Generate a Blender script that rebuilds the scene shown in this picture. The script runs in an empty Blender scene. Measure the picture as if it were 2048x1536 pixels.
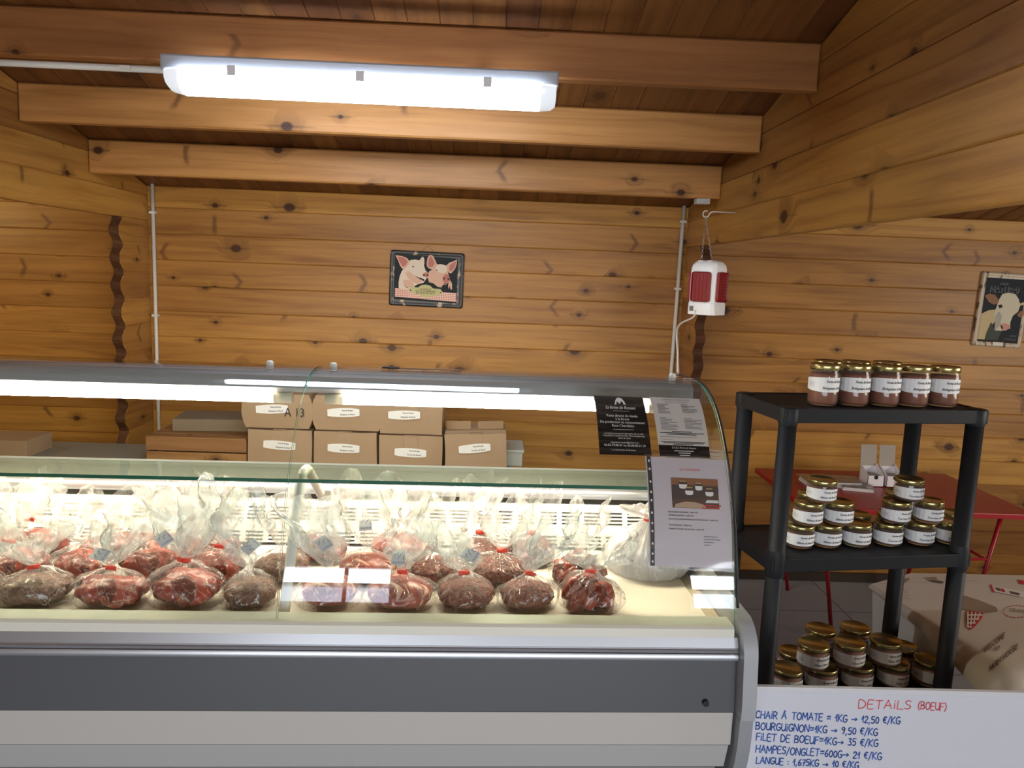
import bpy, bmesh, math, random
from mathutils import Vector, Matrix, noise
rnd = random.Random(7)
PI = math.pi
C = bpy.context.scene.collection
sc = bpy.context.scene

# ------------------------------------------------------------------ camera, world, lights, exposure
F, PITCH, YAW, ROLL, EYE = 1540.0, .1410, .0283, .03835, 1.6
fw = Vector((math.sin(YAW)*math.cos(PITCH), math.cos(YAW)*math.cos(PITCH), -math.sin(PITCH)))
rt = Vector((math.cos(YAW), -math.sin(YAW), 0)); dn = fw.cross(rt)
cr, sr = math.cos(ROLL), math.sin(ROLL)
RT, DN = cr*rt - sr*dn, sr*rt + cr*dn
cam = bpy.data.cameras.new('camera'); cam.sensor_width = 36; cam.lens = F/2048*36; cam.clip_start = .05
camo = bpy.data.objects.new('camera', cam); C.objects.link(camo)
m = Matrix((RT, -DN, -fw)).transposed().to_4x4(); m.translation = (0, 0, EYE)
camo.matrix_world = m
sc.camera = camo
sc.view_settings.view_transform = 'Standard'; sc.view_settings.look = 'None'
sc.view_settings.exposure = .76; sc.view_settings.gamma = 1; sc.view_settings.use_curve_mapping = False
sc.cycles.use_denoising = True
sc.cycles.max_bounces = 8; sc.cycles.diffuse_bounces = 4; sc.cycles.glossy_bounces = 3
sc.cycles.transmission_bounces = 6; sc.cycles.transparent_max_bounces = 24
sc.cycles.caustics_reflective = False; sc.cycles.caustics_refractive = False
sc.cycles.sample_clamp_indirect = 4; sc.cycles.use_adaptive_sampling = True; sc.cycles.adaptive_threshold = .025
w = bpy.data.worlds.new('world'); sc.world = w; w.use_nodes = True
w.node_tree.nodes['Background'].inputs[0].default_value = (.75, .87, 1, 1)
w.node_tree.nodes['Background'].inputs[1].default_value = 1.2

def area(name, loc, rot, sx, sy, power, col):
    l = bpy.data.lights.new(name, 'AREA'); l.shape = 'RECTANGLE'; l.size = sx; l.size_y = sy
    l.energy = power; l.color = col
    o = bpy.data.objects.new(name, l); C.objects.link(o); o.location = loc; o.rotation_euler = rot
    return o
DAY = (.90, .95, 1)
YR = -2.2                      # shop front behind the camera
# daylight entering by the shop-front windows (one light per opening, in the opening)
area('assumed_daylight_shopfront', (.2, YR-.03, .90), (PI/2, 0, 0), 3.2, 1.0, 38, DAY)  # wide low window is assumed and unseen, its daylight added to light the fronts
area('daylight_transom_left', (-.745, YR-.03, 1.875), (PI/2, 0, 0), .77, .17, 5, DAY)
area('daylight_transom_left_low', (-.745, YR-.03, 1.66), (PI/2, 0, 0), .77, .17, 1.3, (.72, .80, 1))
area('daylight_transom_right', (2.04, YR-.03, 1.875), (PI/2, 0, 0), .72, .17, 5, DAY)
area('daylight_transom_right_low', (2.04, YR-.03, 1.66), (PI/2, 0, 0), .72, .17, 2.5, (.80, .88, 1))
area('added_light_right_room', (4.27, 1.4, 1.35), (PI/2, 0, PI/2), 1.6, 1.1, 30, (1, .90, .74))  # unseen side opening, its light added to brighten the right room
def point(name, loc, power, col, r=.06):
    l = bpy.data.lights.new(name, 'POINT'); l.energy = power; l.color = col; l.shadow_soft_size = r
    o = bpy.data.objects.new(name, l); C.objects.link(o); o.location = loc
point('assumed_light_left_room', (-3.1, 3.0, 1.85), 11, (1, .72, .30), .05)  # bare point light for an assumed, unseen source of the left room's yellow light
LAMP_E, TUBE_E = 21.0, 82.0

# ------------------------------------------------------------------ picture-to-place helpers
def ray(x, y): return RT*((x-1024)/F) + DN*((y-768)/F) + fw
EYEV = Vector((0, 0, EYE))
def atY(x, y, Y): d = ray(x, y); return EYEV + d*(Y/d.y)
def atZ(x, y, Z): d = ray(x, y); return EYEV + d*((Z-EYE)/d.z)
CA = math.radians(1.95); cc, cs = math.cos(CA), math.sin(CA)
def to_c(p): return Vector((cc*p[0]+cs*p[1], -cs*p[0]+cc*p[1], p[2]))
def from_c(u, v, z): return Vector((cc*u-cs*v, cs*u+cc*v, z))
def Cv(x, y, v): d = to_c(ray(x, y)); return EYEV + d*(v/d.y)
def Cz(x, y, z): d = to_c(ray(x, y)); return EYEV + d*((z-EYE)/d.z)

# ------------------------------------------------------------------ scene helpers
def thing(name, label, cat, loc=(0, 0, 0), rotz=0, group=None):
    o = bpy.data.objects.new(name, None); C.objects.link(o)
    o.location = loc; o.rotation_euler = (0, 0, rotz); o.empty_display_size = .05
    o['label'] = label; o['category'] = cat
    if group: o['group'] = group
    return o
def tag(o, label, cat, group=None, kind=None):
    o['label'] = label; o['category'] = cat
    if group: o['group'] = group
    if kind: o['kind'] = kind
    return o
def obj(name, bm, mats, parent=None, off=None, smooth=None, label=None):
    if off is not None: bmesh.ops.translate(bm, verts=bm.verts, vec=-Vector(off))
    if smooth is not None:
        bm.normal_update()
        lim = math.radians(smooth)
        for f in bm.faces: f.smooth = True
        for e in bm.edges:
            if len(e.link_faces) == 2:
                if e.calc_face_angle(0) > lim: e.smooth = False
    me = bpy.data.meshes.new(name); bm.to_mesh(me); bm.free()
    for mt in (mats if isinstance(mats, (list, tuple)) else [mats]): me.materials.append(mt)
    o = bpy.data.objects.new(name, me); C.objects.link(o)
    if parent: o.parent = parent
    if label: o['label'] = label
    return o
def struct(name, bm, mats, label, cat, **k):
    o = obj(name, bm, mats, **k); o['kind'] = 'structure'; o['label'] = label; o['category'] = cat
    return o
def dup(root, loc, rotz, label, group=None):
    r = root.copy(); C.objects.link(r); r.location = loc; r.rotation_euler = (0, 0, rotz); r['label'] = label
    if group: r['group'] = group
    for ch in list(root.children):
        c = ch.copy(); C.objects.link(c); c.parent = r
        for g in list(ch.children):
            d = g.copy(); C.objects.link(d); d.parent = c
    return r
def B(): return bmesh.new()
def box(bm, x0, x1, y0, y1, z0, z1, bev=0, mat=0, M=None):
    r = bmesh.ops.create_cube(bm, size=1)
    vs = r['verts']
    bmesh.ops.scale(bm, verts=vs, vec=(x1-x0, y1-y0, z1-z0))
    bmesh.ops.translate(bm, verts=vs, vec=((x0+x1)/2, (y0+y1)/2, (z0+z1)/2))
    fs = set(f for v in vs for f in v.link_faces)
    for f in fs: f.material_index = mat
    if M is not None: bmesh.ops.transform(bm, verts=vs, matrix=M)
    if bev:
        es = list(set(e for v in vs for e in v.link_edges))
        bmesh.ops.bevel(bm, geom=es, offset=bev, segments=2, affect='EDGES', profile=.6)
def tube(bm, pts, r, seg=8, mat=0, cap=True):
    pts = [Vector(p) for p in pts]; rings = []
    up = Vector((0, 0, 1))
    for i, p in enumerate(pts):
        a = pts[max(i-1, 0)]; b = pts[min(i+1, len(pts)-1)]
        t = (b-a).normalized()
        n = t.cross(up)
        if n.length < .05: n = t.cross(Vector((0, 1, 0)))
        n.normalize(); bn = t.cross(n)
        rr = r[i] if isinstance(r, (list, tuple)) else r
        rings.append([bm.verts.new(p + (n*math.cos(2*PI*k/seg) + bn*math.sin(2*PI*k/seg))*rr) for k in range(seg)])
    for A, Bq in zip(rings, rings[1:]):
        for k in range(seg):
            f = bm.faces.new((A[k], A[(k+1) % seg], Bq[(k+1) % seg], Bq[k])); f.material_index = mat; f.smooth = True
    if cap:
        f = bm.faces.new(rings[0][::-1]); f.material_index = mat
        f = bm.faces.new(rings[-1]); f.material_index = mat
def lathe(bm, prof, seg=28, mat=0, cx=0, cy=0):
    rings = []
    for r, z in prof:
        if r < 1e-5: rings.append([bm.verts.new((cx, cy, z))])
        else: rings.append([bm.verts.new((cx+r*math.cos(2*PI*k/seg), cy+r*math.sin(2*PI*k/seg), z)) for k in range(seg)])
    for A, Bq in zip(rings, rings[1:]):
        for k in range(seg):
            k2 = (k+1) % seg
            if len(A) == 1 and len(Bq) == 1: continue
            if len(A) == 1: vs = (A[0], Bq[k2], Bq[k])
            elif len(Bq) == 1: vs = (A[k], A[k2], Bq[0])
            else: vs = (A[k], A[k2], Bq[k2], Bq[k])
            f = bm.faces.new(vs); f.material_index = mat; f.smooth = True
def extrude_profile(bm, prof, axis_u0, axis_u1, closed=True, mat=0):
    """prof: (v,z) points; runs along u from u0 to u1"""
    a = [bm.verts.new((axis_u0, v, z)) for v, z in prof]
    b = [bm.verts.new((axis_u1, v, z)) for v, z in prof]
    n = len(prof)
    for i in range(n if closed else n-1):
        j = (i+1) % n
        f = bm.faces.new((a[i], b[i], b[j], a[j])); f.material_index = mat
    if closed:
        f = bm.faces.new(a); f.material_index = mat
        f = bm.faces.new(b[::-1]); f.material_index = mat
    bmesh.ops.recalc_face_normals(bm, faces=bm.faces)
def catmull(pts, n=6):
    out = []
    P = [pts[0]] + list(pts) + [pts[-1]]
    for i in range(1, len(P)-2):
        p0, p1, p2, p3 = (Vector(q) for q in P[i-1:i+3])
        for k in range(n):
            t = k/n
            out.append(.5*((2*p1) + (p2-p0)*t + (2*p0-5*p1+4*p2-p3)*t*t + (3*p1-p0-3*p2+p3)*t**3))
    out.append(Vector(pts[-1]))
    return out

# ------------------------------------------------------------------ materials
def mat(name, col=(.8, .8, .8), rough=.5, metal=0, spec=.5, emit=None, es=0, coat=0):
    mt = bpy.data.materials.new(name); mt.use_nodes = True
    b = mt.node_tree.nodes['Principled BSDF']
    b.inputs['Base Color'].default_value = (*col, 1); b.inputs['Roughness'].default_value = rough
    b.inputs['Metallic'].default_value = metal; b.inputs['Specular IOR Level'].default_value = spec
    b.inputs['Coat Weight'].default_value = coat
    if emit: b.inputs['Emission Color'].default_value = (*emit, 1); b.inputs['Emission Strength'].default_value = es
    return mt
def hexc(r, g, b):
    f = lambda c: (c/255/12.92) if c <= 10 else ((c/255+.055)/1.055)**2.4
    return (f(r), f(g), f(b))
class N:
    def __init__(s, mt): s.t = mt.node_tree; s.n = s.t.nodes
    def __call__(s, typ, ins=None, **kw):
        nd = s.n.new('ShaderNode'+typ)
        for k, v in kw.items(): setattr(nd, k, v)
        for k, v in (ins or {}).items():
            sock = nd.inputs[k]
            if hasattr(v, 'bl_idname') or isinstance(v, bpy.types.NodeSocket): s.t.links.new(v, sock)
            else: sock.default_value = v
        return nd
    def math(s, op, a, b=0, c=None, clamp=False):
        d = {0: a, 1: b}
        if c is not None: d[2] = c
        return s('Math', d, operation=op, use_clamp=clamp).outputs[0]
    def mix(s, f, a, b):
        nd = s('Mix', data_type='RGBA')
        for k, v in ((0, f), (6, a), (7, b)):
            if isinstance(v, bpy.types.NodeSocket): s.t.links.new(v, nd.inputs[k])
            else: nd.inputs[k].default_value = v if k == 0 else (*v, 1)
        return nd.outputs[2]
    def smooth(s, x, lo, hi, a=0, b=1):
        return s('MapRange', {0: x, 1: lo, 2: hi, 3: a, 4: b}, interpolation_type='SMOOTHSTEP').outputs[0]
def wood(name, light, dark, knot=.75, rough=.42, coat=.04):
    mt = mat(name, light, rough, spec=.28); n = N(mt); b = n.n['Principled BSDF']
    uv = n('UVMap').outputs[0]; sep = n('SeparateXYZ', {0: uv}); u, v = sep.outputs[0], sep.outputs[1]
    tone = n('Attribute', attribute_name='tone').outputs['Fac']
    # round knots
    kv = n('CombineXYZ', {0: n.math('MULTIPLY', u, 5.2), 1: n.math('MULTIPLY', v, 7.0)}).outputs[0]
    vo = n('TexVoronoi', {'Vector': kv, 'Scale': 1.0, 'Randomness': .9}, voronoi_dimensions='2D')
    keep = n.math('GREATER_THAN', n('SeparateColor', {0: vo.outputs['Color']}).outputs[0], knot)
    d = vo.outputs['Distance']
    ksz = n('MapRange', {0: n('SeparateColor', {0: vo.outputs['Color']}).outputs[2], 1: 0., 2: 1., 3: .6, 4: 2.2}).outputs[0]
    d = n.math('MULTIPLY', d, ksz)
    core = n.math('MULTIPLY', n.smooth(d, .135, .075), keep)
    halo = n.math('MULTIPLY', n.smooth(d, .45, .05), keep)
    tail = n.math('MULTIPLY', n.math('MULTIPLY', n.smooth(d, .75, .1), keep), n.smooth(n.math('ABSOLUTE', n.math('SUBTRACT', n.math('FRACT', n.math('ADD', n.math('MULTIPLY', v, 7.0), 0)), n.math('FRACT', n('SeparateXYZ', {0: vo.outputs['Position']}).outputs[1]))), .05, .0))
    # branch scars: dark diagonal strokes
    sv = n('CombineXYZ', {0: n.math('MULTIPLY', u, 1.7), 1: n.math('MULTIPLY', v, 5.5)}).outputs[0]
    v2 = n('TexVoronoi', {'Vector': sv, 'Scale': 1.0, 'Randomness': .8}, voronoi_dimensions='2D')
    keep2 = n.math('GREATER_THAN', n('SeparateColor', {0: v2.outputs['Color']}).outputs[1], .73)
    p2 = n('SeparateXYZ', {0: v2.outputs['Position']})
    du = n.math('SUBTRACT', n.math('DIVIDE', n.math('SUBTRACT', n.math('MULTIPLY', u, 1.7), p2.outputs[0]), 1.7), 0)
    dv = n.math('DIVIDE', n.math('SUBTRACT', n.math('MULTIPLY', v, 5.5), p2.outputs[1]), 5.5)
    wob = n('TexNoise', {'Vector': uv, 'Scale': 30.0, 'Detail': 2.0}).outputs[0]
    arm = n.math('ABSOLUTE', n.math('SUBTRACT', n.math('ADD', du, n.math('MULTIPLY', wob, .02)), n.math('ADD', n.math('MULTIPLY', n.math('ABSOLUTE', dv), n('MapRange', {0: n('SeparateColor', {0: v2.outputs['Color']}).outputs[0], 1: 0., 2: 1., 3: -.9, 4: .9}).outputs[0]), .01)))
    scar = n.math('MULTIPLY', n.math('MULTIPLY', n.smooth(arm, .020, .002), n.smooth(n.math('ABSOLUTE', dv), .06, .03)), keep2)
    # grain
    gx = n.math('MULTIPLY', u, 1.6)
    gy = n.math('ADD', n.math('MULTIPLY', v, 34), n.math('MULTIPLY', halo, 3.0))
    gn = n('TexNoise', {'Vector': n('CombineXYZ', {0: gx, 1: gy}).outputs[0], 'Scale': 1.0, 'Detail': 5.0, 'Roughness': .6, 'Distortion': .6}).outputs[0]
    lowf = n('TexNoise', {'Vector': n('CombineXYZ', {0: n.math('MULTIPLY', u, .9), 1: n.math('MULTIPLY', v, 9)}).outputs[0], 'Scale': 1.0, 'Detail': 2.0}).outputs[0]
    wx = n.math('ADD', n.math('MULTIPLY', lowf, 14), n.math('ADD', n.math('MULTIPLY', v, 40), n.math('MULTIPLY', halo, 5)))
    ring = n.math('POWER', n.math('ABSOLUTE', n.math('SINE', wx)), 6)
    ring = n.math('MULTIPLY', ring, n.smooth(lowf, .45, .65))
    g = n.math('ADD', n.smooth(gn, .35, .75, 0, .75), n.math('MULTIPLY', ring, .55), clamp=True)
    col = n.mix(g, light, dark)
    col = n.mix(n.smooth(lowf, .3, .8, 0, .35), col, tuple(c*.62 for c in dark))
    hsv = n('HueSaturation', {'Color': col, 'Value': n('MapRange', {0: tone, 1: 0., 2: 1., 3: .74, 4: 1.2}).outputs[0],
                              'Hue': n('MapRange', {0: tone, 1: 0., 2: 1., 3: .493, 4: .504}).outputs[0]}).outputs[0]
    kd = (.050, .016, .006)
    col = n.mix(n.math('MULTIPLY', halo, .45), hsv, tuple(c*.42 for c in dark))
    col = n.mix(n.math('MULTIPLY', scar, .62), col, (.075, .028, .012))
    col = n.mix(n.math('MULTIPLY', tail, .55), col, (.10, .038, .012))
    col = n.mix(n.math('MULTIPLY', core, .95), col, kd)
    n.t.links.new(col, b.inputs['Base Color'])
    bp = n('Bump', {'Strength': .12, 'Distance': .002, 'Height': g})
    n.t.links.new(bp.outputs[0], b.inputs['Normal'])
    b.inputs['Coat Weight'].default_value = coat; b.inputs['Coat Roughness'].default_value = .28
    return mt
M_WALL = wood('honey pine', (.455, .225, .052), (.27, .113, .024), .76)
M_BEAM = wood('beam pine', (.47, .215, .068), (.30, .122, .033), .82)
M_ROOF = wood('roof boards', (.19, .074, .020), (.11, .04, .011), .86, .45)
M_END = wood('stained end grain', (.10, .042, .018), (.06, .025, .011), .95, .55, 0)
M_CRATE = wood('crate wood', (.36, .19, .075), (.22, .105, .04), .95, .6, 0)

def schlick(n, f0, nrm=None):                          # two-sided Fresnel reflectance of a thin sheet
    fac = n('LayerWeight', {'Blend': .5, **({'Normal': nrm} if nrm is not None else {})}).outputs['Facing']
    return n.math('ADD', n.math('MULTIPLY', n.math('POWER', fac, 5.), 1-f0), f0, clamp=True)
def glass_mat(name, tint=(.97, .985, .98), haze=0, rough=.0, ior=1.5, hazecol=(.9, .9, .9)):
    mt = bpy.data.materials.new(name); mt.use_nodes = True; n = N(mt)
    n.n.remove(n.n['Principled BSDF']); out = n.n['Material Output']
    tr = n('BsdfTransparent', {0: (*tint, 1)}).outputs[0]
    gl = n('BsdfAnisotropic', {'Roughness': rough}).outputs[0]
    fr = schlick(n, ((ior-1)/(ior+1))**2)
    if haze:
        df = n('BsdfDiffuse', {0: (*hazecol, 1)}).outputs[0]
        tr = n('MixShader', {0: haze, 1: tr, 2: df}).outputs[0]
    sh = n('MixShader', {0: fr, 1: tr, 2: gl}).outputs[0]
    n.t.links.new(sh, out.inputs[0]); return mt
M_GLASS = glass_mat('counter glass', (.975, .99, .982))
M_SHELFG = glass_mat('shelf glass', (.80, .86, .82), .06, 0, 1.5, (.14, .16, .14))
M_GEDGE = mat('glass edge green', (.02, .13, .085), .15)
M_JARG = glass_mat('jar glass', (.93, .95, .92), .03)
M_SLEEVE = glass_mat('plastic sleeve', (.98, .98, .98), .04, .08)

def film(name, haze0, haze1):
    mt = bpy.data.materials.new(name); mt.use_nodes = True; n = N(mt)
    n.n.remove(n.n['Principled BSDF']); out = n.n['Material Output']
    co = n('TexCoord').outputs['Object']
    nz = n('TexNoise', {'Vector': n('Mapping', {0: co, 2: (.3, .2, 0), 3: (1, 1, .35)}).outputs[0], 'Scale': 34., 'Detail': 2., 'Roughness': .5, 'Distortion': .2}).outputs[0]
    rid = n.math('ABSOLUTE', n.math('SUBTRACT', nz, .5))
    crease = n.smooth(rid, .022, .0)
    nz2 = n('TexNoise', {'Vector': co, 'Scale': 14., 'Detail': 2.}).outputs[0]
    bp = n('Bump', {'Strength': .5, 'Distance': .006, 'Height': n.math('ADD', n.math('MULTIPLY', rid, 1.4), nz2)}).outputs[0]
    tr = n('BsdfTransparent', {0: (.985, .985, .985, 1)}).outputs[0]
    df = n('BsdfDiffuse', {0: (.92, .92, .91, 1), 'Normal': bp}).outputs[0]
    tl = n('BsdfTranslucent', {0: (.92, .92, .91, 1), 'Normal': bp}).outputs[0]
    dt = n('MixShader', {0: .5, 1: df, 2: tl}).outputs[0]
    sepz = n('Attribute', attribute_name='loose').outputs['Fac']
    hz = n('MapRange', {0: sepz, 1: 0., 2: 1., 3: haze0, 4: haze1}).outputs[0]
    hz = n.math('ADD', hz, n.math('MULTIPLY', crease, .30), clamp=True)
    base = n('MixShader', {0: hz, 1: tr, 2: dt}).outputs[0]
    gl = n('BsdfAnisotropic', {'Roughness': .13, 'Normal': bp}).outputs[0]
    fr = schlick(n, .05, bp)
    n.t.links.new(n('MixShader', {0: fr, 1: base, 2: gl}).outputs[0], out.inputs[0]); return mt
M_FILM = film('clear bag film', .03, .29)
M_FILMW = film('white bag film', .80, .70)

def meat(name, a, b_, fat, sc1, fatlo, bump=.6):
    mt = mat(name, a, .32, 0, .5); n = N(mt); b = n.n['Principled BSDF']
    co = n('TexCoord').outputs['Object']
    n1 = n('TexNoise', {'Vector': co, 'Scale': sc1, 'Detail': 5., 'Distortion': 1.5}).outputs[0]
    n2 = n('TexNoise', {'Vector': co, 'Scale': sc1*1.7, 'Detail': 3., 'Distortion': 2.5}).outputs[0]
    col = n.mix(n.smooth(n1, .35, .68), a, b_)
    if sc1 in (16, 22):                                 # separate pieces of meat differ in tone, pale sinew between some
        vp = n('VectorMath', {0: co, 1: n('VectorMath', {0: n('TexNoise', {'Vector': co, 'Scale': 30.}).outputs['Color'], 3: .03}, operation='SCALE').outputs[0]}, operation='ADD').outputs[0]
        vc = n('TexVoronoi', {'Vector': vp, 'Scale': 30.}); ve = n('TexVoronoi', {'Vector': vp, 'Scale': 30.}, feature='DISTANCE_TO_EDGE')
        k = n('SeparateColor', {0: vc.outputs['Color']}).outputs[0]
        col = n.mix(n.smooth(k, .2, .9, 0, .8), n.mix(.55, col, tuple(q*.45 for q in a)), tuple(q*1.25 for q in b_))
        col = n.mix(n.math('MULTIPLY', n.smooth(ve.outputs['Distance'], .05, .01), n.smooth(n2, .45, .6)), col, fat)
    col = n.mix(n.smooth(n2, fatlo, fatlo+.10), col, fat)
    n.t.links.new(col, b.inputs['Base Color'])
    bp = n('Bump', {'Strength': bump, 'Distance': .008, 'Height': n1}); n.t.links.new(bp.outputs[0], b.inputs['Normal'])
    b.inputs['Subsurface Weight'].default_value = 0
    return mt
M_MEAT = {
    'chunk': meat('beef chunks', (.19, .022, .016), (.34, .058, .040), (.66, .34, .24), 16, .62),
    'mince': meat('minced beef', (.13, .028, .018), (.25, .075, .05), (.48, .27, .19), 75, .60, 1),
    'brown': meat('browned mince', (.13, .06, .04), (.24, .12, .08), (.42, .30, .20), 60, .62, 1),
    'roast': meat('roasting joint', (.27, .045, .032), (.44, .12, .085), (.80, .48, .34), 9, .56),
    'strips': meat('beef strips', (.19, .024, .014), (.30, .05, .034), (.50, .20, .15), 22, .66),
}
M_WHITE = mat('white laminate', (.82, .81, .78), .35)
M_LACQ = mat('white lacquered steel', (.80, .79, .74), .45)
M_DECK = mat('cream deck', (.80, .77, .66), .4)
M_GREY = mat('charcoal laminate', (.100, .102, .110), .45, 0, .35)
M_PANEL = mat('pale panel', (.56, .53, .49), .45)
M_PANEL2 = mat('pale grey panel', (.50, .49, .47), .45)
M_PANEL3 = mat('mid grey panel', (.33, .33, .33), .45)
M_ALU = mat('aluminium', (.56, .57, .60), .36, .8)
M_CAP = mat('grey plastic cap', (.31, .32, .34), .45)
M_CAPL = mat('light plastic cap', (.40, .41, .43), .42)
M_BLACK = mat('black plastic', (.012, .013, .016), .5)
M_RACK = mat('charcoal plastic', (.011, .012, .015), .55, 0, .28)
M_DARK = mat('dark gap', (.01, .01, .01), .8)
M_TOP = mat('worktop grey', (.26, .275, .255), .4)
M_TUBE = mat('display tube', (1, 1, 1), .4, emit=(1, .86, .62), es=TUBE_E)
M_TUBEEND = mat('tube end', (.7, .66, .5), .4)
M_CARD = mat('cardboard', (.36, .245, .155), .8)
M_CARDIN = mat('cardboard inside', (.30, .20, .12), .85)
M_CARDG = mat('greyed cardboard', (.20, .155, .11), .85)
M_TAPE = mat('packing tape', (.40, .28, .19), .25)
M_PAPER = mat('label paper', (.80, .80, .80), .6)
M_INK = mat('ink', (.02, .02, .03), .6)
M_INKG = mat('grey ink', (.22, .22, .24), .6)
M_GOLD = mat('gold lid', (.52, .44, .19), .26, .9)
M_RED = mat('red tape', (.80, .06, .03), .45)
M_CONDUIT = mat('grey conduit', (.62, .60, .56), .45)
M_WIRE = mat('white cable', (.80, .78, .72), .45)
M_CHROME = mat('chain steel', (.6, .6, .6), .3, 1)
M_FLYW = mat('trap white plastic', (.80, .79, .79), .3)
M_FLYR = mat('trap red grille', (.22, .008, .012), .35)
M_SWITCH = mat('switch grey', (.12, .12, .12), .4)
M_BOARD = mat('whiteboard', (.72, .73, .80), .22)
M_MBLUE = mat('blue marker', (.05, .13, .46), .5)
M_MRED = mat('red marker', (.75, .10, .12), .5)
M_TABLER = mat('red enamel', (.30, .008, .014), .35)
def floor_mat():
    mt = mat('grey tiles', (.2, .2, .2), .45); n = N(mt); b = n.n['Principled BSDF']
    co = n('TexCoord').outputs['Object']
    br = n('TexBrick', {'Vector': co, 'Color1': (.26, .265, .28, 1), 'Color2': (.24, .245, .26, 1), 'Mortar': (.09, .09, .09, 1), 'Scale': 1.0, 'Mortar Size': .004, 'Brick Width': .6, 'Row Height': .6}, offset=0)
    n.t.links.new(br.outputs[0], b.inputs['Base Color']); return mt
M_FLOOR = floor_mat()

# ------------------------------------------------------------------ timber: boards with real chamfers, one mesh per wall
def offset_poly(poly, d):
    n = len(poly); out = []
    for i in range(n):
        p0, p1, p2 = (Vector(poly[(i+k) % n]) for k in (-1, 0, 1))
        e1 = (p1-p0).normalized(); e2 = (p2-p1).normalized()
        n1 = Vector((-e1.y, e1.x)); n2 = Vector((-e2.y, e2.x))
        k = 1 + n1.dot(n2)
        out.append(p1 + (n1+n2)*(d/max(k, .3)))
    return out
def slab(bm, poly, o, eA, eB, T, ch=.004, swap=False):
    """poly: counter-clockwise (a,b) outline, thickness T along eA x eB, chamfered on both faces; grain runs along a (along b if swap)"""
    uvl = bm.loops.layers.uv.verify(); tl = bm.faces.layers.float.get('tone') or bm.faces.layers.float.new('tone')
    eA, eB, o = Vector(eA), Vector(eB), Vector(o); eN = eA.cross(eB)
    area2 = sum(poly[i][0]*poly[(i+1) % len(poly)][1]-poly[(i+1) % len(poly)][0]*poly[i][1] for i in range(len(poly)))
    if area2 < 0: poly = poly[::-1]
    inn = offset_poly(poly, ch)
    rings = []
    for P, t in ((inn, 0), (poly, ch), (poly, T-ch), (inn, T)):
        rings.append([(bm.verts.new(o+eA*p[0]+eB*p[1]+eN*t), p, t) for p in P])
    ru, rv, tone = rnd.uniform(0, 60), rnd.uniform(0, 60), rnd.random()
    def face(L):
        f = bm.faces.new([q[0] for q in L]); f[tl] = tone
        for lp, q in zip(f.loops, L):
            a, b_ = q[1][0], q[1][1] + q[2]*.7
            lp[uvl].uv = ((b_ if swap else a)+ru, (a if swap else b_)+rv)
    n = len(poly)
    for R0, R1 in zip(rings, rings[1:]):
        for i in range(n):
            j = (i+1) % n
            face([R0[i], R0[j], R1[j], R1[i]])
    face(rings[0][::-1]); face(rings[-1])
def rect(a0, a1, b0, b1): return [(a0, b0), (a1, b0), (a1, b1), (a0, b1)]
def clip(poly, fn):
    out = []
    for i in range(len(poly)):
        p, q = poly[i], poly[(i+1) % len(poly)]
        fp, fq = fn(p), fn(q)
        if fp >= 0: out.append(p)
        if fp*fq < 0:
            t = fp/(fp-fq); out.append((p[0]+(q[0]-p[0])*t, p[1]+(q[1]-p[1])*t))
    return out
XL, XR, YB, XA, XZ = -1.75, .98, 4.0, -4.6, 4.3
SL, YRIDGE = .238, .6
ZROOF = lambda Y: 2.223 + (2.96-Y)*SL if Y > YRIDGE else 2.223+(2.96-YRIDGE)*SL - (YRIDGE-Y)*SL
# back wall
bm = B(); z = 1.609-.13*13
while z < 1.98:
    a, b_ = max(z, 0), min(z+.13, ZROOF(YB)-.002)
    if b_-a > .02: slab(bm, rect(0, XZ-XA, a, b_), (XA, YB+.05, 0), (1, 0, 0), (0, 0, 1), .05)   # normal is -Y
    z += .13
struct('wall_back', bm, M_WALL, 'honey pine plank wall behind the counter with the pig sign', 'wall')
# header walls over the two side openings + wavy-ended stubs
def side_wall(name, x0, zb, label):
    bm = B(); z = zb
    roof1 = lambda p: 2.223+(2.96-p[0])*SL-.004-p[1]
    roof2 = lambda p: 2.223+(2.96-YRIDGE)*SL-(YRIDGE-p[0])*SL-.004-p[1]
    while z < 2.8:
        poly = clip(clip(rect(YR+.06, YB-.002, z, z+.128), roof1), roof2)
        if len(poly) > 2: slab(bm, poly, (x0, 0, 0), (0, 1, 0), (0, 0, 1), .048, .004)
        z += .128
    z = zb-.128
    while z > -.1:
        y0 = 3.70
        pts = [(YB-.002, z), (YB-.002, z+.128)]
        for k in range(9):
            t = k/8
            pts.append((y0+.020*math.cos(2*PI*t), z+.128*(1-t)))
        pts = [(a, max(b_, .001)) for a, b_ in pts]
        if z > -.05:
            n0 = len(bm.faces); slab(bm, pts[::-1], (x0, 0, 0), (0, 1, 0), (0, 0, 1), .048, .002)
            bm.faces.ensure_lookup_table(); bm.normal_update()
            for f in bm.faces[n0:]:
                if f.normal.y < -.6: f.material_index = 1
        z -= .128
    return struct(name, bm, [M_WALL, M_END], label, 'wall')
side_wall('wall_left', XL-.048, 1.80, 'pine log header and wavy stub wall left of the counter')
side_wall('wall_right', XR, 1.773, 'pine log header and wavy stub wall right of the counter')
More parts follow.
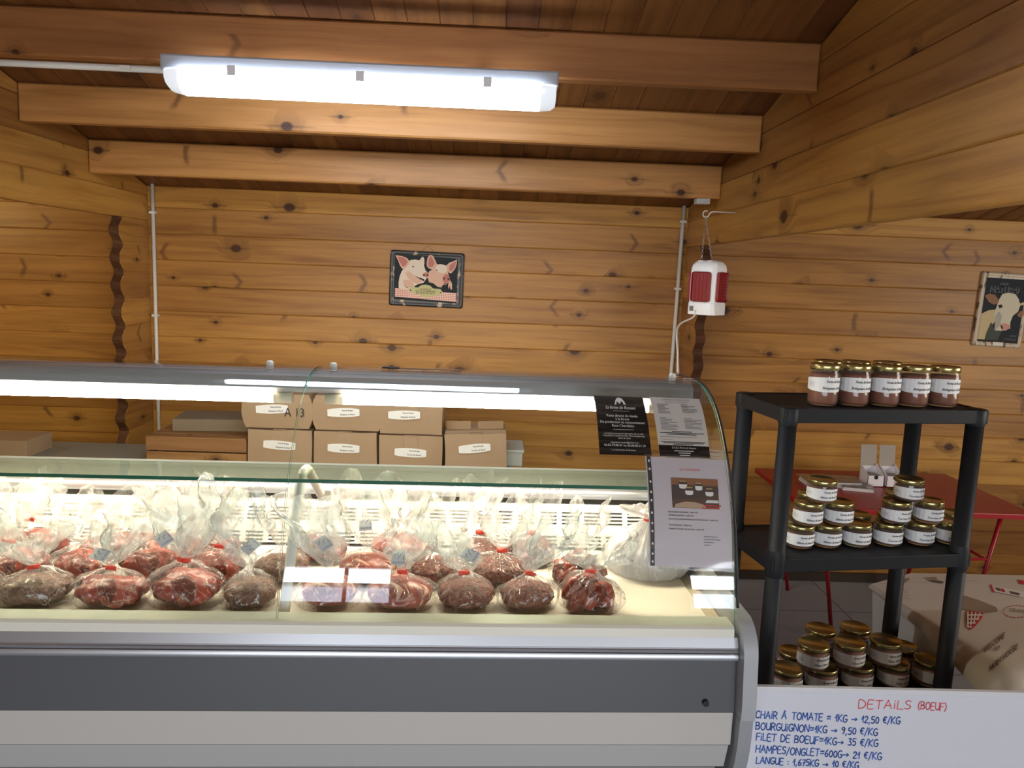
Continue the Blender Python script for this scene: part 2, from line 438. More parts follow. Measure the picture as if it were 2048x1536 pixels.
# roof boarding
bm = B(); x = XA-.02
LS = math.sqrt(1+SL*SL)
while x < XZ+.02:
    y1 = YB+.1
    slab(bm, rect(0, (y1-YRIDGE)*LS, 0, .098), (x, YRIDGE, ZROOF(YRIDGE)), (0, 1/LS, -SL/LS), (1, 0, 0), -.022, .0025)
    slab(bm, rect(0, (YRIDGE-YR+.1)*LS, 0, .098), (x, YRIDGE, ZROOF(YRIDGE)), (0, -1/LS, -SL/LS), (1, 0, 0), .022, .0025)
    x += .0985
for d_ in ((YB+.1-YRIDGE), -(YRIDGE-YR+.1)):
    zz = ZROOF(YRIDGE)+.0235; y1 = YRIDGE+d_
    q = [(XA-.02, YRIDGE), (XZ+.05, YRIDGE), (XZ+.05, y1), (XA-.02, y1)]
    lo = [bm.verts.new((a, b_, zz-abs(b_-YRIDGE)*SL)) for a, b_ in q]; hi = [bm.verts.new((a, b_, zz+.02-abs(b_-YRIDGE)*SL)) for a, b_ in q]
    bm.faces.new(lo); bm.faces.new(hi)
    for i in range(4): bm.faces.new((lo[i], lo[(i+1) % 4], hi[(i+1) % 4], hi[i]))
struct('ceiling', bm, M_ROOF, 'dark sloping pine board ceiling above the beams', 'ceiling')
# purlins
for i, (Y, z0, z1) in enumerate(((2.46, 2.198, 2.338), (2.95, 2.088, 2.221), (3.43, 1.963, 2.102), (1.9, 2.33, 2.47), (1.3, 2.47, 2.61))):
    bm = B()
    slab(bm, rect(0, XR-XL-.002, z0, z1), (XL+.001, Y+.055, 0), (1, 0, 0), (0, 0, 1), .055, .006)
    struct('trim_%d' % (i+1), bm, M_BEAM, ['nearest visible pine ceiling beam, carrying the tube light', 'middle pine ceiling beam behind the tube light',
        'farthest and lowest pine ceiling beam in front of the back wall', 'pine ceiling beam overhead', 'pine ceiling beam near the ridge'][i], 'beam')
# floor, outer walls, shop front
bm = B(); box(bm, XA-.1, XZ+.1, YR-.2, YB+.1, -.08, 0); struct('floor', bm, M_FLOOR, 'grey tiled shop floor', 'floor')
bm = B(); box(bm, XL-3, XZ-.01, YB-.014, YB-.0005, .0005, .05)
struct('baseboard_back', bm, mat('dark skirting', (.03, .018, .012), .5), 'dark skirting along the foot of the back wall', 'baseboard')
for nm, xx, hole in (('wall_far_left', XA, None), ('wall_far_right', XZ, (.55, 2.25, .78, 1.92))):  # opening in the right wall is unseen, added to let the side light in
    bm = B(); z = 0
    while z < 2.8:
        segs = [(YR, YB)]
        if hole and z+.06 > hole[2] and z+.06 < hole[3]: segs = [(YR, hole[0]), (hole[1], YB)]
        for y0, y1 in segs:
            poly = clip(clip(rect(y0, y1, z, z+.13), lambda p: 2.223+(2.96-p[0])*SL-.004-p[1]), lambda p: 2.223+(2.96-YRIDGE)*SL-(YRIDGE-p[0])*SL-.004-p[1])
            if len(poly) > 2: slab(bm, poly, (xx-.02, 0, 0), (0, 1, 0), (0, 0, 1), .045)
        z += .13
    struct(nm, bm, M_WALL, 'plank end wall of the '+('left' if 'left' in nm else 'right')+' side room', 'wall')
def front_wall():
    bm = B(); z = 0
    holes = [(-1.4, 1.8, .40, 1.40), (-1.13, -.36, 1.575, 1.96), (1.68, 2.4, 1.575, 1.96)]
    top = ZROOF(YR)-.03
    xs = sorted({XA, XZ, *[h[0] for h in holes], *[h[1] for h in holes]}); zs = sorted({0, top, *[h[2] for h in holes], *[h[3] for h in holes]})
    for xa, xb in zip(xs, xs[1:]):
        for za, zb in zip(zs, zs[1:]):
            if any(h[0] <= xa and xb <= h[1] and h[2] <= za and zb <= h[3] for h in holes): continue
            slab(bm, rect(xa, xb, za, zb), (0, YR+.045, 0), (1, 0, 0), (0, 0, 1), .045, .002)
    struct('wall_front', bm, M_WALL, 'plank shop-front wall behind the viewer', 'wall')
    for i, h in enumerate(holes):
        bm = B(); x0, x1, z0, z1 = h
        for a in ((x0, x0+.03, z0, z1), (x1-.03, x1, z0, z1), (x0+.03, x1-.03, z0, z0+.03), (x0+.03, x1-.03, z1-.03, z1)):
            box(bm, a[0], a[1], YR+.002, YR+.04, a[2], a[3])
        zm = 1.767
        if i:
            box(bm, x0+.03, x1-.03, YR+.004, YR+.036, zm-.012, zm+.012)
            for a_, b_ in ((z0+.03, zm-.0125), (zm+.0125, z1-.03)): box(bm, x0+.43, x0+.455, YR+.004, YR+.036, a_, b_)
        else: box(bm, .18, .22, YR+.004, YR+.036, z0+.03, z1-.03)
        struct('window_%d' % (i+1), bm, M_LACQ, ['assumed wide shop-front window frame, out of view', 'left high window frame', 'right high window frame'][i], 'window')
front_wall()

# ------------------------------------------------------------------ the serve-over counter
CO = Vector((-.65, 1.95, 0))                      # base point in counter coordinates
UL, UR, SEAM = -1.95, .59, -.366
ctr = thing('display_counter', 'long refrigerated butcher counter with curved glass, charcoal front and grey end cap', 'counter', from_c(*CO), CA)
def cobj(name, bm, mt, parent=None, smooth=None, label=None):
    return obj(name, bm, mt, parent or ctr, CO, smooth, label)
GP = catmull([(1.500, .862), (1.513, .905), (1.538, .984), (1.564, 1.06), (1.594, 1.125), (1.628, 1.180), (1.665, 1.228), (1.712, 1.277), (1.768, 1.316), (1.833, 1.341), (1.905, 1.349), (1.985, 1.346)], 5)
def g_at(z):                                        # outside glass surface: v and outward normal at height z (front side)
    for a, b_ in zip(GP, GP[1:]):
        if a[1] <= z <= b_[1]:
            t = (z-a[1])/(b_[1]-a[1]); p = a.lerp(b_, t); d = (b_-a).normalized()
            return p[0], Vector((0, -d[1], d[0]))
    return GP[0][0], Vector((0, -1, 0))
def on_glass(x, y):                                 # picture point -> (u, z) on the glass
    d = to_c(ray(x, y)); lo, hi = .5, 2.3
    for _ in range(50):
        t = (lo+hi)/2; p = EYEV+d*t
        zz = min(p.z, 1.34)
        if p.y < g_at(max(zz, .863))[0]: lo = t
        else: hi = t
    p = EYEV+d*lo; return p.x, p.z
def pane(u0, u1):
    bm = B(); n = len(GP); th = .005
    nr = []
    for i in range(n):
        d = (GP[min(i+1, n-1)]-GP[max(i-1, 0)]).normalized(); nr.append(Vector((d[1], -d[0])))
    inner = [GP[i]-nr[i]*th for i in range(n)]
    loop = list(GP)+inner[::-1]
    extrude_profile(bm, [(p[0], p[1]) for p in loop], u0, u1)
    for f in bm.faces:
        if len(f.verts) > 4: f.material_index = 1
    return bm
cobj('front_glass', pane(UL, SEAM-.0015), [M_GLASS, M_GEDGE], smooth=30)
cobj('front_glass', pane(SEAM+.0015, UR-.006), [M_GLASS, M_GEDGE], smooth=30)
# end glass
bm = B()
gpo = [(p[0]+.003, p[1]) for p in GP]+[(2.10, 1.343), (2.13, 1.0), (2.13, .862)]
extrude_profile(bm, gpo, UR-.005, UR+.001)
cobj('end_glass', bm, M_GLASS, smooth=30)
bm = B()                                              # dark edge trim of the end glass
tube(bm, [Vector((UR+.0015, p[0]-.001, p[1]+.001)) for p in GP[6:]]+[Vector((UR+.0015, 2.10, 1.344))], .0032, 6)
cobj('glass_edge_trim', bm, M_BLACK)
# canopy with its two tubes
bm = B(); extrude_profile(bm, [(1.897, 1.334), (1.893, 1.305), (1.905, 1.293), (1.965, 1.293), (1.985, 1.30), (1.985, 1.343), (1.91, 1.343)], UL, UR-.012)
cobj('lamp_canopy', bm, M_CAP, smooth=30)
for u0, u1 in ((-1.6, -.470), (-.300, .47)):
    bm = B(); tube(bm, [(u0, 1.918, 1.277), (u1, 1.918, 1.277)], .0135, 14); t_ = cobj('fluorescent_tube', bm, M_TUBE)
    for a, s in ((u0, -1), (u1, 1)):
        bm = B(); tube(bm, [(a, 1.918, 1.277), (a+s*.045, 1.918, 1.277)], .0145, 12); cobj('tube_cap', bm, M_TUBEEND, t_)
for x, y in ((540, 754), (667, 761), (1343, 778)):
    bm = B(); p = Cv(x, y, 1.93); lathe(bm, [(0, 1.348), (.009, 1.348), (.009, 1.362), (.006, 1.366), (0, 1.366)], 12, 0, p.x, 1.93)
    cobj('glass_clamp', bm, M_WIRE)
# deck, back panel, worktop
ZD = .865
bm = B(); box(bm, UL, .552, 1.535, 2.0, ZD-.02, ZD, .002); cobj('display_deck', bm, M_DECK)
bm = B(); box(bm, .554, UR-.007, 1.535, 2.1, ZD-.03, ZD-.004); box(bm, .572, .576, 1.535, 2.1, ZD-.004, ZD-.002, mat=0); cobj('deck_side_strip', bm, mat('tan steel strip', (.52, .46, .33), .4))
bm = B(); extrude_profile(bm, [(1.997, ZD+.004), (2.042, .968), (2.046, .970), (2.075, .970), (2.075, .83), (1.997, .83)], UL, UR-.02); cobj('back_panel', bm, M_LACQ, smooth=20)
bm = B()
def bp_pt(u, t): return Vector((u, 1.997+.045*t-.0012, ZD+.004+.099*t))
def slot(u0, u1, t0, t1):
    bm.faces.new([bm.verts.new(bp_pt(*q)) for q in ((u0, t0), (u1, t0), (u1, t1), (u0, t1))])
u = UL+.05
while u < .5:
    for r0 in (.60, .0):
        for k in range(4): slot(u, u+.046, r0+k*.09, r0+k*.09+.036)
    u += .0605
u = -1.5
slot(UL, .52, -.02, .035)
cobj('vent_slots', bm, M_DARK)
bm = B(); extrude_profile(bm, [(2.077, .80), (2.10, .80), (2.10, .985), (2.077, .985)], UL, UR-.02); cobj('gap_shade_strip', bm, M_DARK)  # near-black strip stands in for the shade inside the open gap
bm = B(); extrude_profile(bm, [(2.07, .986), (2.066, .994), (2.068, 1.006), (2.078, 1.012), (2.105, 1.012), (2.105, .986)], UL, UR-.01); cobj('worktop_nosing', bm, M_ALU, smooth=50)
bm = B(); extrude_profile(bm, [(2.105, .985), (2.105, 1.012), (2.31, 1.012), (2.31, .985)], UL, UR-.005); cobj('rear_worktop', bm, M_TOP)
bm = B(); extrude_profile(bm, [(2.08, 0.02), (2.08, .984), (2.30, .984), (2.30, .02)], UL, UR-.01); cobj('rear_cabinet', bm, M_PANEL)
# glass shelf, posts
bm = B(); box(bm, UL, UR-.012, 1.661, 1.79, 1.132, 1.140, mat=0)
for f in bm.faces:
    if f.normal.y < -.9 or abs(f.normal.x) > .9: f.material_index = 1
bm.normal_update()
for f in bm.faces: f.material_index = 1 if f.normal.y < -.9 else 0
cobj('glass_shelf', bm, [M_SHELFG, M_GEDGE])
bm = B()
path = catmull([(-.366, 1.561, ZD), (-.366, 1.64, .985), (-.366, 1.708, 1.085), (-.366, 1.742, 1.122), (-.364, 1.765, 1.131), (-.36, 1.785, 1.128), (-.352, 1.83, 1.085), (-.345, 1.868, 1.045)], 4)
tube(bm, path, .0115, 10)
box(bm, -.352, -.318, 1.86, 1.885, 1.030, 1.058, .003)
cobj('support_post', bm, M_WIRE)
# front rail, panels
bm = B(); extrude_profile(bm, [(1.49, .884), (1.496, .889), (1.54, .889), (1.54, .86), (1.488, .866)], UL, UR-.012); cobj('inner_rail', bm, M_DECK, smooth=30)
bm = B(); extrude_profile(bm, [(1.488, .8665), (1.5, .868), (1.54, .862), (1.54, .833), (1.480, .836), (1.478, .843), (1.482, .846), (1.480, .848)], UL, UR-.004); cobj('bumper_rail', bm, M_ALU, smooth=30)
bm = B(); extrude_profile(bm, [(1.479, .8345), (1.475, .828), (1.477, .821), (1.50, .82), (1.50, .8345)], UL, UR-.004); cobj('bumper_bead', bm, M_ALU, smooth=50)
bm = B(); extrude_profile(bm, [(1.484, .819), (1.470, .71), (1.50, .71), (1.51, .819)], UL, UR-.006); cobj('upper_front_panel', bm, M_GREY)
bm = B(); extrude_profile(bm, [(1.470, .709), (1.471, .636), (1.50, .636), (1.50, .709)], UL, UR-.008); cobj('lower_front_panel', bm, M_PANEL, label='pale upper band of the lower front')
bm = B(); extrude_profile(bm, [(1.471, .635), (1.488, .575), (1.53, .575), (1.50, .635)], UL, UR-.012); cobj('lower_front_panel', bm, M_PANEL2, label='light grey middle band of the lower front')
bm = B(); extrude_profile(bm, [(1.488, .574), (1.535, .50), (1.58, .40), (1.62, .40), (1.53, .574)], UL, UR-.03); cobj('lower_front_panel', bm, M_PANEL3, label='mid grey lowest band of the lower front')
bm = B(); box(bm, UL, UR-.04, 1.60, 2.07, .0, .40); box(bm, UL, UR-.03, 1.54, 2.07, .40, .83); cobj('plinth', bm, M_CAP)
p = Cv(1410, 1404, 1.472)
bm = B(); tube(bm, [(p.x, 1.476, p.z), (p.x, 1.464, p.z)], .0065, 14); cobj('lock_knob', bm, M_BLACK)
# end cap: curved plastic cheek
def cheek(pts, u0, u1, name, mt):
    bm = B(); extrude_profile(bm, [(q[0], q[1]) for q in catmull(pts, 4)]+[(2.30, pts[-1][1]), (2.30, pts[0][1])], u0, u1)
    return cobj(name, bm, mt, smooth=35)
cheek([(1.512, .905), (1.482, .893), (1.455, .86), (1.446, .80), (1.440, .745), (1.440, .709)], UR-.002, UR+.028, 'end_cap', M_CAPL)
cheek([(1.444, .708), (1.448, .64), (1.466, .57), (1.51, .48), (1.57, .38), (1.62, .02)], UR-.002, UR+.026, 'end_cap', M_CAP)

# ------------------------------------------------------------------ text
_tc = {}
def text_mesh(s, italic=False):
    k = (s, italic)
    if k not in _tc:
        cu = bpy.data.curves.new('t', 'FONT'); cu.body = s; cu.size = 1; cu.align_x = 'CENTER'; cu.resolution_u = 2
        if italic: cu.shear = .35
        o = bpy.data.objects.new('t', cu); C.objects.link(o)
        dg = bpy.context.evaluated_depsgraph_get(); me = o.evaluated_get(dg).to_mesh()
        vs = [v.co.copy() for v in me.vertices]; fs = [tuple(p.vertices) for p in me.polygons]
        o.evaluated_get(dg).to_mesh_clear(); bpy.data.objects.remove(o); bpy.data.curves.remove(cu)
        x0 = min(v.x for v in vs); x1 = max(v.x for v in vs); c = (x0+x1)/2
        _tc[k] = ([(v.x-c, v.y) for v in vs], fs, x1-x0)
    return _tc[k]
def put_text(bm, s, cx, cy, size, fn, width=None, italic=False, align=0, m=0, bold=0):
    vs, fs, wd = text_mesh(s, italic)
    sx = size if width is None else width/wd
    for db in ((0,) if not bold else (-bold, bold)):
        V = [bm.verts.new(fn(cx+x*sx+db*size+align*wd*sx/2, cy+y*size)) for x, y in vs]
        for f in fs:
            try: q = bm.faces.new([V[i] for i in f]); q.material_index = m
            except ValueError: pass
def put_bar(bm, x0, x1, y0, y1, fn, m=0, nx=1):
    for k in range(nx):
        a, b_ = x0+(x1-x0)*k/nx, x0+(x1-x0)*(k+1)/nx
        q = bm.faces.new([bm.verts.new(fn(*p)) for p in ((a, y0), (b_, y0), (b_, y1), (a, y1))]); q.material_index = m
def put_poly(bm, pts, fn, m=0):
    q = bm.faces.new([bm.verts.new(fn(*p)) for p in pts]); q.material_index = m

# ------------------------------------------------------------------ papers on the glass
def sheet(name, cor, label, mt, cat='flyer', lift=.0015, ny=10):
    """cor: picture corners TL,TR,BR,BL on the front glass. Returns (object, fn(x,y in 0..1, lift))"""
    g = [on_glass(*c) for c in cor]
    def fn(x, y, l=0):                              # y = 0 bottom, 1 top
        top = (g[0][0]+(g[1][0]-g[0][0])*x, g[0][1]+(g[1][1]-g[0][1])*x)
        bot = (g[3][0]+(g[2][0]-g[3][0])*x, g[3][1]+(g[2][1]-g[3][1])*x)
        u_, z_ = bot[0]+(top[0]-bot[0])*y, bot[1]+(top[1]-bot[1])*y
        v_, nr = g_at(z_); return Vector((u_, v_, z_))+nr*(lift+l)
    base = fn(.5, 0); o0 = Vector(base)
    t = thing(name, label, cat, from_c(*o0), CA)
    bm = B()
    gf = [[bm.verts.new(fn(i/2, j/ny)) for i in range(3)] for j in range(ny+1)]
    gb = [[bm.verts.new(fn(i/2, j/ny, -.0006)) for i in range(3)] for j in range(ny+1)]
    for j in range(ny):
        for i in range(2):
            bm.faces.new((gf[j][i], gf[j][i+1], gf[j+1][i+1], gf[j+1][i])); bm.faces.new((gb[j][i], gb[j+1][i], gb[j+1][i+1], gb[j][i+1]))
    obj('paper', bm, mt, t, o0)
    return t, fn, o0
def nf(fn, l=.0006): return lambda x, y: fn(x, y, l)
M_FLYD = mat('dark wood print', (.022, .016, .013), .55, 0, .2); n_ = N(M_FLYD)
wv = n_('TexNoise', {'Vector': n_('Mapping', {0: n_('TexCoord').outputs['Object'], 3: (6, 1, 90)}).outputs[0], 'Scale': 1., 'Detail': 4.}).outputs[0]
n_.t.links.new(n_.mix(n_.smooth(wv, .4, .75), (.012, .010, .009), (.065, .045, .035)), n_.n['Principled BSDF'].inputs['Base Color'])
M_PRINTW = mat('white print', (.80, .79, .75), .6)
M_BEIGE = mat('beige print', (.72, .55, .40), .6)
t, fn, o0 = sheet('flyer', [(1187, 792), (1285, 796), (1303, 912), (1199, 909)], 'dark wood-print flyer with white writing taped on the curved glass', M_FLYD)
bm = B(); q = nf(fn)
put_poly(bm, [(.39, .86), (.42, .93), (.46, .97), (.5, .98), (.55, .97), (.59, .93), (.62, .865), (.57, .87), (.56, .91), (.53, .92), (.51, .88), (.48, .88), (.46, .91), (.44, .91), (.43, .865)], q, 0)
put_text(bm, 'La ferme de Rossans', .5, .79, .075, q, .60, True, bold=.02)
put_bar(bm, .34, .66, .752, .757, q)
for s, y, wd in (('Vente directe de viande', .655, .62), ('à la ferme', .60, .27), ('Du producteur au consommateur', .545, .88), ('Race Charolaise', .485, .43)):
    put_text(bm, s, .5, y, .062, q, wd, bold=.02)
put_bar(bm, .3, .7, .435, .441, q)
for s, y, wd in (('Contactez nous pour la réservation de vos colis', .355, .76), ('Disponibles le samedi de 14h à 17h en fonction des', .315, .80), ('dates de vente', .275, .24)):
    put_text(bm, s, .5, y, .044, q, wd)
put_text(bm, 'stephanie.roupie@gmail.com', .5, .20, .042, q, .54)
put_text(bm, '06.83.79.08.47 ou 06.88.80.21.10', .5, .145, .055, q, .80, bold=.02)
put_text(bm, 'f  La Charolaise de Rossans', .46, .07, .042, q, .48)
obj('lettering', bm, M_PRINTW, t, o0)
M_PAPERC = mat('cream paper', (.66, .60, .55), .6)
t, fn, o0 = sheet('price_list', [(1299, 795), (1398, 799), (1420, 917), (1319, 913)], 'white meat price list with black foot taped high on the glass end', M_PAPERC, 'price list')
bm = B(); q = nf(fn)
put_bar(bm, 0, 1, 0, .195, q, 1)
put_text(bm, 'COMPOSITION ET TARIFS DES COLIS', .5, .955, .03, q, .55, m=0); put_bar(bm, .27, .72, .925, .93, q, 0)
for cx, rows, y0 in ((.10, 7, .885), (.58, 6, .885), (.10, 9, .655), (.58, 8, .655)):
    for r in range(rows):
        put_bar(bm, cx, cx+.12+.24*rnd.random(), y0-r*.024, y0-r*.024+.009, q, 0)
for r, (a, b_) in enumerate(((.3, .7), (.06, .94), (.2, .78))): put_bar(bm, a, b_, .425-r*.024, .437-r*.024, q, 2)
for r, (a, b_) in enumerate(((.06, .78), (.06, .3))): put_bar(bm, a, b_, .335-r*.045, .342-r*.045, q, 0)
for r, (a, b_) in enumerate(((.06, .94), (.1, .9), (.3, .7))): put_bar(bm, a, b_, .25-r*.02, .261-r*.02, q, 2)
q2 = nf(fn, .0010)
put_text(bm, 'G.A.E.C Ferme de Rossans', .5, .140, .046, q2, .48, True, m=3)
for y, a, b_ in ((.095, .3, .68), (.06, .38, .62), (.022, .4, .6)): put_bar(bm, a, b_, y, y+.012, q2, 3)
obj('lettering', bm, [M_INKG, M_FLYD, M_INK, M_PRINTW], t, o0)
M_PAPERP = mat('lilac paper', (.66, .59, .63), .5)
t, fn, o0 = sheet('menu_sheet', [(1290, 914), (1452, 921), (1463, 1137), (1298, 1131)], 'printed preserves menu in a punched plastic sleeve on the glass', M_PAPERP, 'menu', .003, 14)
bm = B(); q = nf(fn, .0010)
put_text(bm, 'LES CONSERVES', .53, .885, .03, q, .25, m=0)
put_poly(bm, [(.29, .545), (.86, .545), (.86, .815), (.29, .815)], q, 1)
q2 = nf(fn, .0018); q3 = nf(fn, .0024); q4 = nf(fn, .0030)
put_poly(bm, [(.29, .755), (.86, .755), (.86, .815), (.29, .815)], q2, 2)
put_poly(bm, [(.29, .62), (.72, .645), (.86, .70), (.86, .74), (.3, .75)], q2, 3)
put_poly(bm, [(.31, .548), (.33, .58), (.45, .605), (.58, .60), (.68, .58), (.7, .555), (.66, .546)], q2, 4)
put_poly(bm, [(.69, .60), (.71, .625), (.85, .625), (.855, .60)], q2, 5)
for k in range(6):
    for r in range(2): put_poly(bm, [(.64+k*.037+.02*r, .55+.022*r), (.66+k*.037+.02*r, .562+.022*r), (.68+k*.037+.02*r, .55+.022*r), (.66+k*.037+.02*r, .546+.022*r)], q3, 6)
for cx, cy, s in ((.43, .745, 1), (.50, .690, 1), (.62, .735, .9), (.745, .685, 1)):
    put_poly(bm, [(cx-.05*s, cy+.015), (cx+.05*s, cy+.015), (cx+.05*s, cy+.035*s), (cx-.05*s, cy+.035*s)], q3, 7)
    put_poly(bm, [(cx-.045*s, cy-.018), (cx-.02, cy-.026), (cx+.02, cy-.026), (cx+.045*s, cy-.018), (cx+.05*s, cy+.014), (cx-.05*s, cy+.014)], q3, 5)
    put_poly(bm, [(cx-.04*s, cy+.035*s), (cx+.04*s, cy+.035*s), (cx+.04*s, cy+.047*s), (cx-.04*s, cy+.047*s)], q4, 8)
for s, y, wd in (('BOLOGNAISE DE BOEUF : 5,00€ PCE', .50, .36), ('TERRINE DE BOEUF : 6,00€ PCE', .47, .31), ('RILLETTES DE BOEUF PIQUILLO ET ARMAGNAC : 6,50€ PCE', .435, .60),
                 ('TETE PERSILLEE : 5,00€ PCE', .38, .28), ('TERRINE DE PORC AU RATAFIA : 6,00€ PCE', .345, .43)):
    put_text(bm, s, .235+wd/2, y, .017, q, wd, m=9, bold=.03)
for k, (a, b_) in enumerate(((.66, .83), (.66, .86), (.66, .78), (.66, .74))): put_bar(bm, a, b_, .285-k*.026, .292-k*.026, q, 10)
obj('lettering', bm, [M_MRED, mat('photo brown', (.10, .045, .025), .5), mat('photo wood', (.30, .11, .04), .5), mat('photo board', (.055, .035, .03), .5), mat('photo bread', (.55, .36, .22), .5),
     M_PRINTW, mat('photo red', (.6, .03, .03), .5), mat('photo jar', (.05, .02, .012), .5), mat('photo lid', (.4, .3, .12), .4), M_INK, M_INKG], t, o0)
bm = B(); qs = lambda x, y: fn(x, y, .0018)
for k in range(28): put_bar(bm, .012, .062, k/28, (k+1)/28, qs, 0)
for k in range(11):
    yy = .02+k*.094; yy += .02*(k % 3 == 0)
    cx = .037; put_poly(bm, [(cx+.012*math.cos(a*PI/4), yy+.012*math.sin(a*PI/4)) for a in range(8)], lambda x, y: fn(x, y, .0022), 1)
obj('punched_strip', bm, [M_BLACK, M_PRINTW], t, o0)
bm = B()
gv = [[bm.verts.new(fn(-.02+1.04*i/6, -.03+1.05*j/14, .0042+.0012*noise.noise((i*1.3, j*.8, 2)))) for i in range(7)] for j in range(15)]
for j in range(14):
    for i in range(6): f = bm.faces.new((gv[j][i], gv[j][i+1], gv[j+1][i+1], gv[j+1][i])); f.smooth = True
obj('plastic_sleeve', bm, M_SLEEVE, t, o0)

# ------------------------------------------------------------------ bags of meat
def vnoise(p, s): return noise.noise(Vector(p)*s)
def bag_mesh(a, b_, h, H, seed, lean=(0, 0), white=False, nth=88):
    """belly half-widths a,b ; neck height h ; loose top length H"""
    r = random.Random(seed); bm = B()
    ll = bm.verts.layers.float.new('loose')
    prof = [(0, .0, 0), (.5, .0, 0), (.86, .002, 0), (.98, .10, 0), (1.02, .24, 0), (.99, .38, 0), (.90, .52, .05), (.73, .66, .15), (.52, .79, .3), (.31, .90, .45), (.14, .97, .6), (.06, 1.0, .7)]
    prof = [(Vector((p, z*h, l))) for p, z, l in prof]
    fwd = r.uniform(.8, 1.35)
    top = [(.065, h+.006, .7), (.20, h+.10*H, .8), (.42*fwd, h+.30*H, .9), (.62*fwd, h+.55*H, 1), (.70*fwd, h+.78*H, 1), (.66*fwd, h+H, 1)]
    pts = catmull([tuple(p) for p in prof], 3)+catmull([(p, z, l) for p, z, l in top], 5)
    ks = [(r.randint(9, 20), r.uniform(0, 6.28), r.uniform(.5, 1)) for _ in range(5)]
    kf = [(r.randint(2, 5), r.uniform(0, 6.28), r.uniform(.5, 1)) for _ in range(3)]+[(r.randint(7, 13), r.uniform(0, 6.28), r.uniform(.2, .45)) for _ in range(3)]
    so = Vector((r.uniform(0, 50), r.uniform(0, 50), r.uniform(0, 50)))
    flat = r.uniform(0, PI)
    rings = []
    for p in pts:
        rr, z, l = p
        ring = []
        for k in range(nth):
            th = 2*PI*k/nth
            zz = z/h
            if z <= h:
                amp = .03+.34*max(0, min(1, (zz-.35)/.55))
                pl = sum(w_*math.cos(q*th+ph) for q, ph, w_ in ks)/3.5
                R = rr*(1+amp*pl)
                x, y = R*a*math.cos(th), R*b_*math.sin(th)
                zc = z
                dsp = .010*vnoise((x, y, z), 22) if False else 0
                v = Vector((x, y, zc))
                nv = noise.noise(v*18+so)*.012+noise.noise(v*45+so)*.004
                fall = min(1, z/.02)*(1 if zz < .8 else max(0, (1-zz)/.2))
                v += Vector((math.cos(th), math.sin(th), .4))*nv*fall
            else:
                e = (z-h)/H
                pl = sum(w_*math.cos(q*th+ph) for q, ph, w_ in kf)/2.0
                R = rr*(1+.55*min(1, e*2)*pl)
                sq = 1-.45*min(1, e*1.5)
                xx, yy = R*a*math.cos(th), R*a*math.sin(th)*sq
                x = xx*math.cos(flat*.35-.3)-yy*math.sin(flat*.35-.3); y = xx*math.sin(flat*.35-.3)+yy*math.cos(flat*.35-.3)
                zc = z+H*.42*e*sum(w_*math.cos(q*th*1+ph+1) for q, ph, w_ in kf[:3])/2
                v = Vector((x+lean[0]*e**1.3, y+lean[1]*e**1.3, zc))
                w3 = Vector((v.x, v.y, v.z*.7)); cr_ = (abs(noise.noise(w3*13+so))*.062+abs(noise.noise(w3*31+so))*.030+abs(noise.noise(w3*64+so))*.010-.020)*min(1, e*3)
                v += Vector((math.cos(th), math.sin(th)*.7, .3))*cr_
            v.z = max(v.z, .0004)
            q_ = bm.verts.new(v); q_[ll] = l
            ring.append(q_)
        rings.append(ring)
    first = rings[0]
    for A, Bq in zip(rings, rings[1:]):
        for k in range(nth):
            f = bm.faces.new((A[k], A[(k+1) % nth], Bq[(k+1) % nth], Bq[k])); f.smooth = True
    bmesh.ops.remove_doubles(bm, verts=first, dist=.002)
    return bm
def meat_mesh(a, b_, h, kind, seed):
    r = random.Random(seed+99); bm = B()
    so = Vector((r.uniform(0, 50), r.uniform(0, 50), r.uniform(0, 50)))
    if kind == 'strips':
        for k in range(11):
            th = k*2.4; R = .55*math.sqrt((k+.5)/11); cx, cy = R*a*math.cos(th), R*b_*math.sin(th)
            pts = []; an = r.uniform(0, PI); ln = a*r.uniform(.35, .6); zz = h*r.uniform(.16, .5)
            for q in range(7):
                t = q/6*2-1
                pts.append((cx+ln*t*math.cos(an), cy+ln*t*math.sin(an)*.8, max(.014, zz+.2*h*math.cos(t*1.6)-.1*h+.012*math.sin(5*t+k))))
            tube(bm, catmull(pts, 2), [.006]+[.0155+.004*math.sin(i*1.3+k) for i in range(11)]+[.006], 9)
        bmesh.ops.create_icosphere(bm, subdivisions=4, radius=1, matrix=Matrix.Translation((0, 0, h*.30)) @ Matrix.Diagonal((a*.74, b_*.74, h*.30, 1)))
        for v in bm.verts:
            v.co += v.co.normalized()*noise.noise(v.co*30+so)*.006
    else:
        hz = h*.72
        bmesh.ops.create_icosphere(bm, subdivisions=5, radius=1)
        f1, a1, f2, a2 = {'chunk': (14, .26, 34, .07), 'mince': (11, .13, 80, .05), 'brown': (12, .14, 70, .06), 'roast': (8, .16, 26, .04)}[kind]
        for v in bm.verts:
            n0 = v.co.normalized()
            sg = lambda q, e: math.copysign(abs(q)**e, q)
            p = Vector((sg(n0.x, .9)*a*.86, sg(n0.y, .9)*b_*.86, sg(n0.z, .85)*hz*.5))
            d = 1+a1*noise.noise(p*f1+so)+a2*noise.noise(p*f2+so)
            if kind == 'chunk': d += .42*(.42-noise.voronoi(p*21+so)[0][0])
            elif kind in ('mince', 'brown'): d += .10*(.4-noise.voronoi(p*85+so)[0][0])
            p = p*d; zz = p.z+hz*.46
            v.co = (p.x, p.y, max(zz, .002+.001*noise.noise(p*50)))
    for v in bm.verts: v.co.z = max(v.co.z, .0015)
    for f in bm.faces: f.smooth = True
    return bm
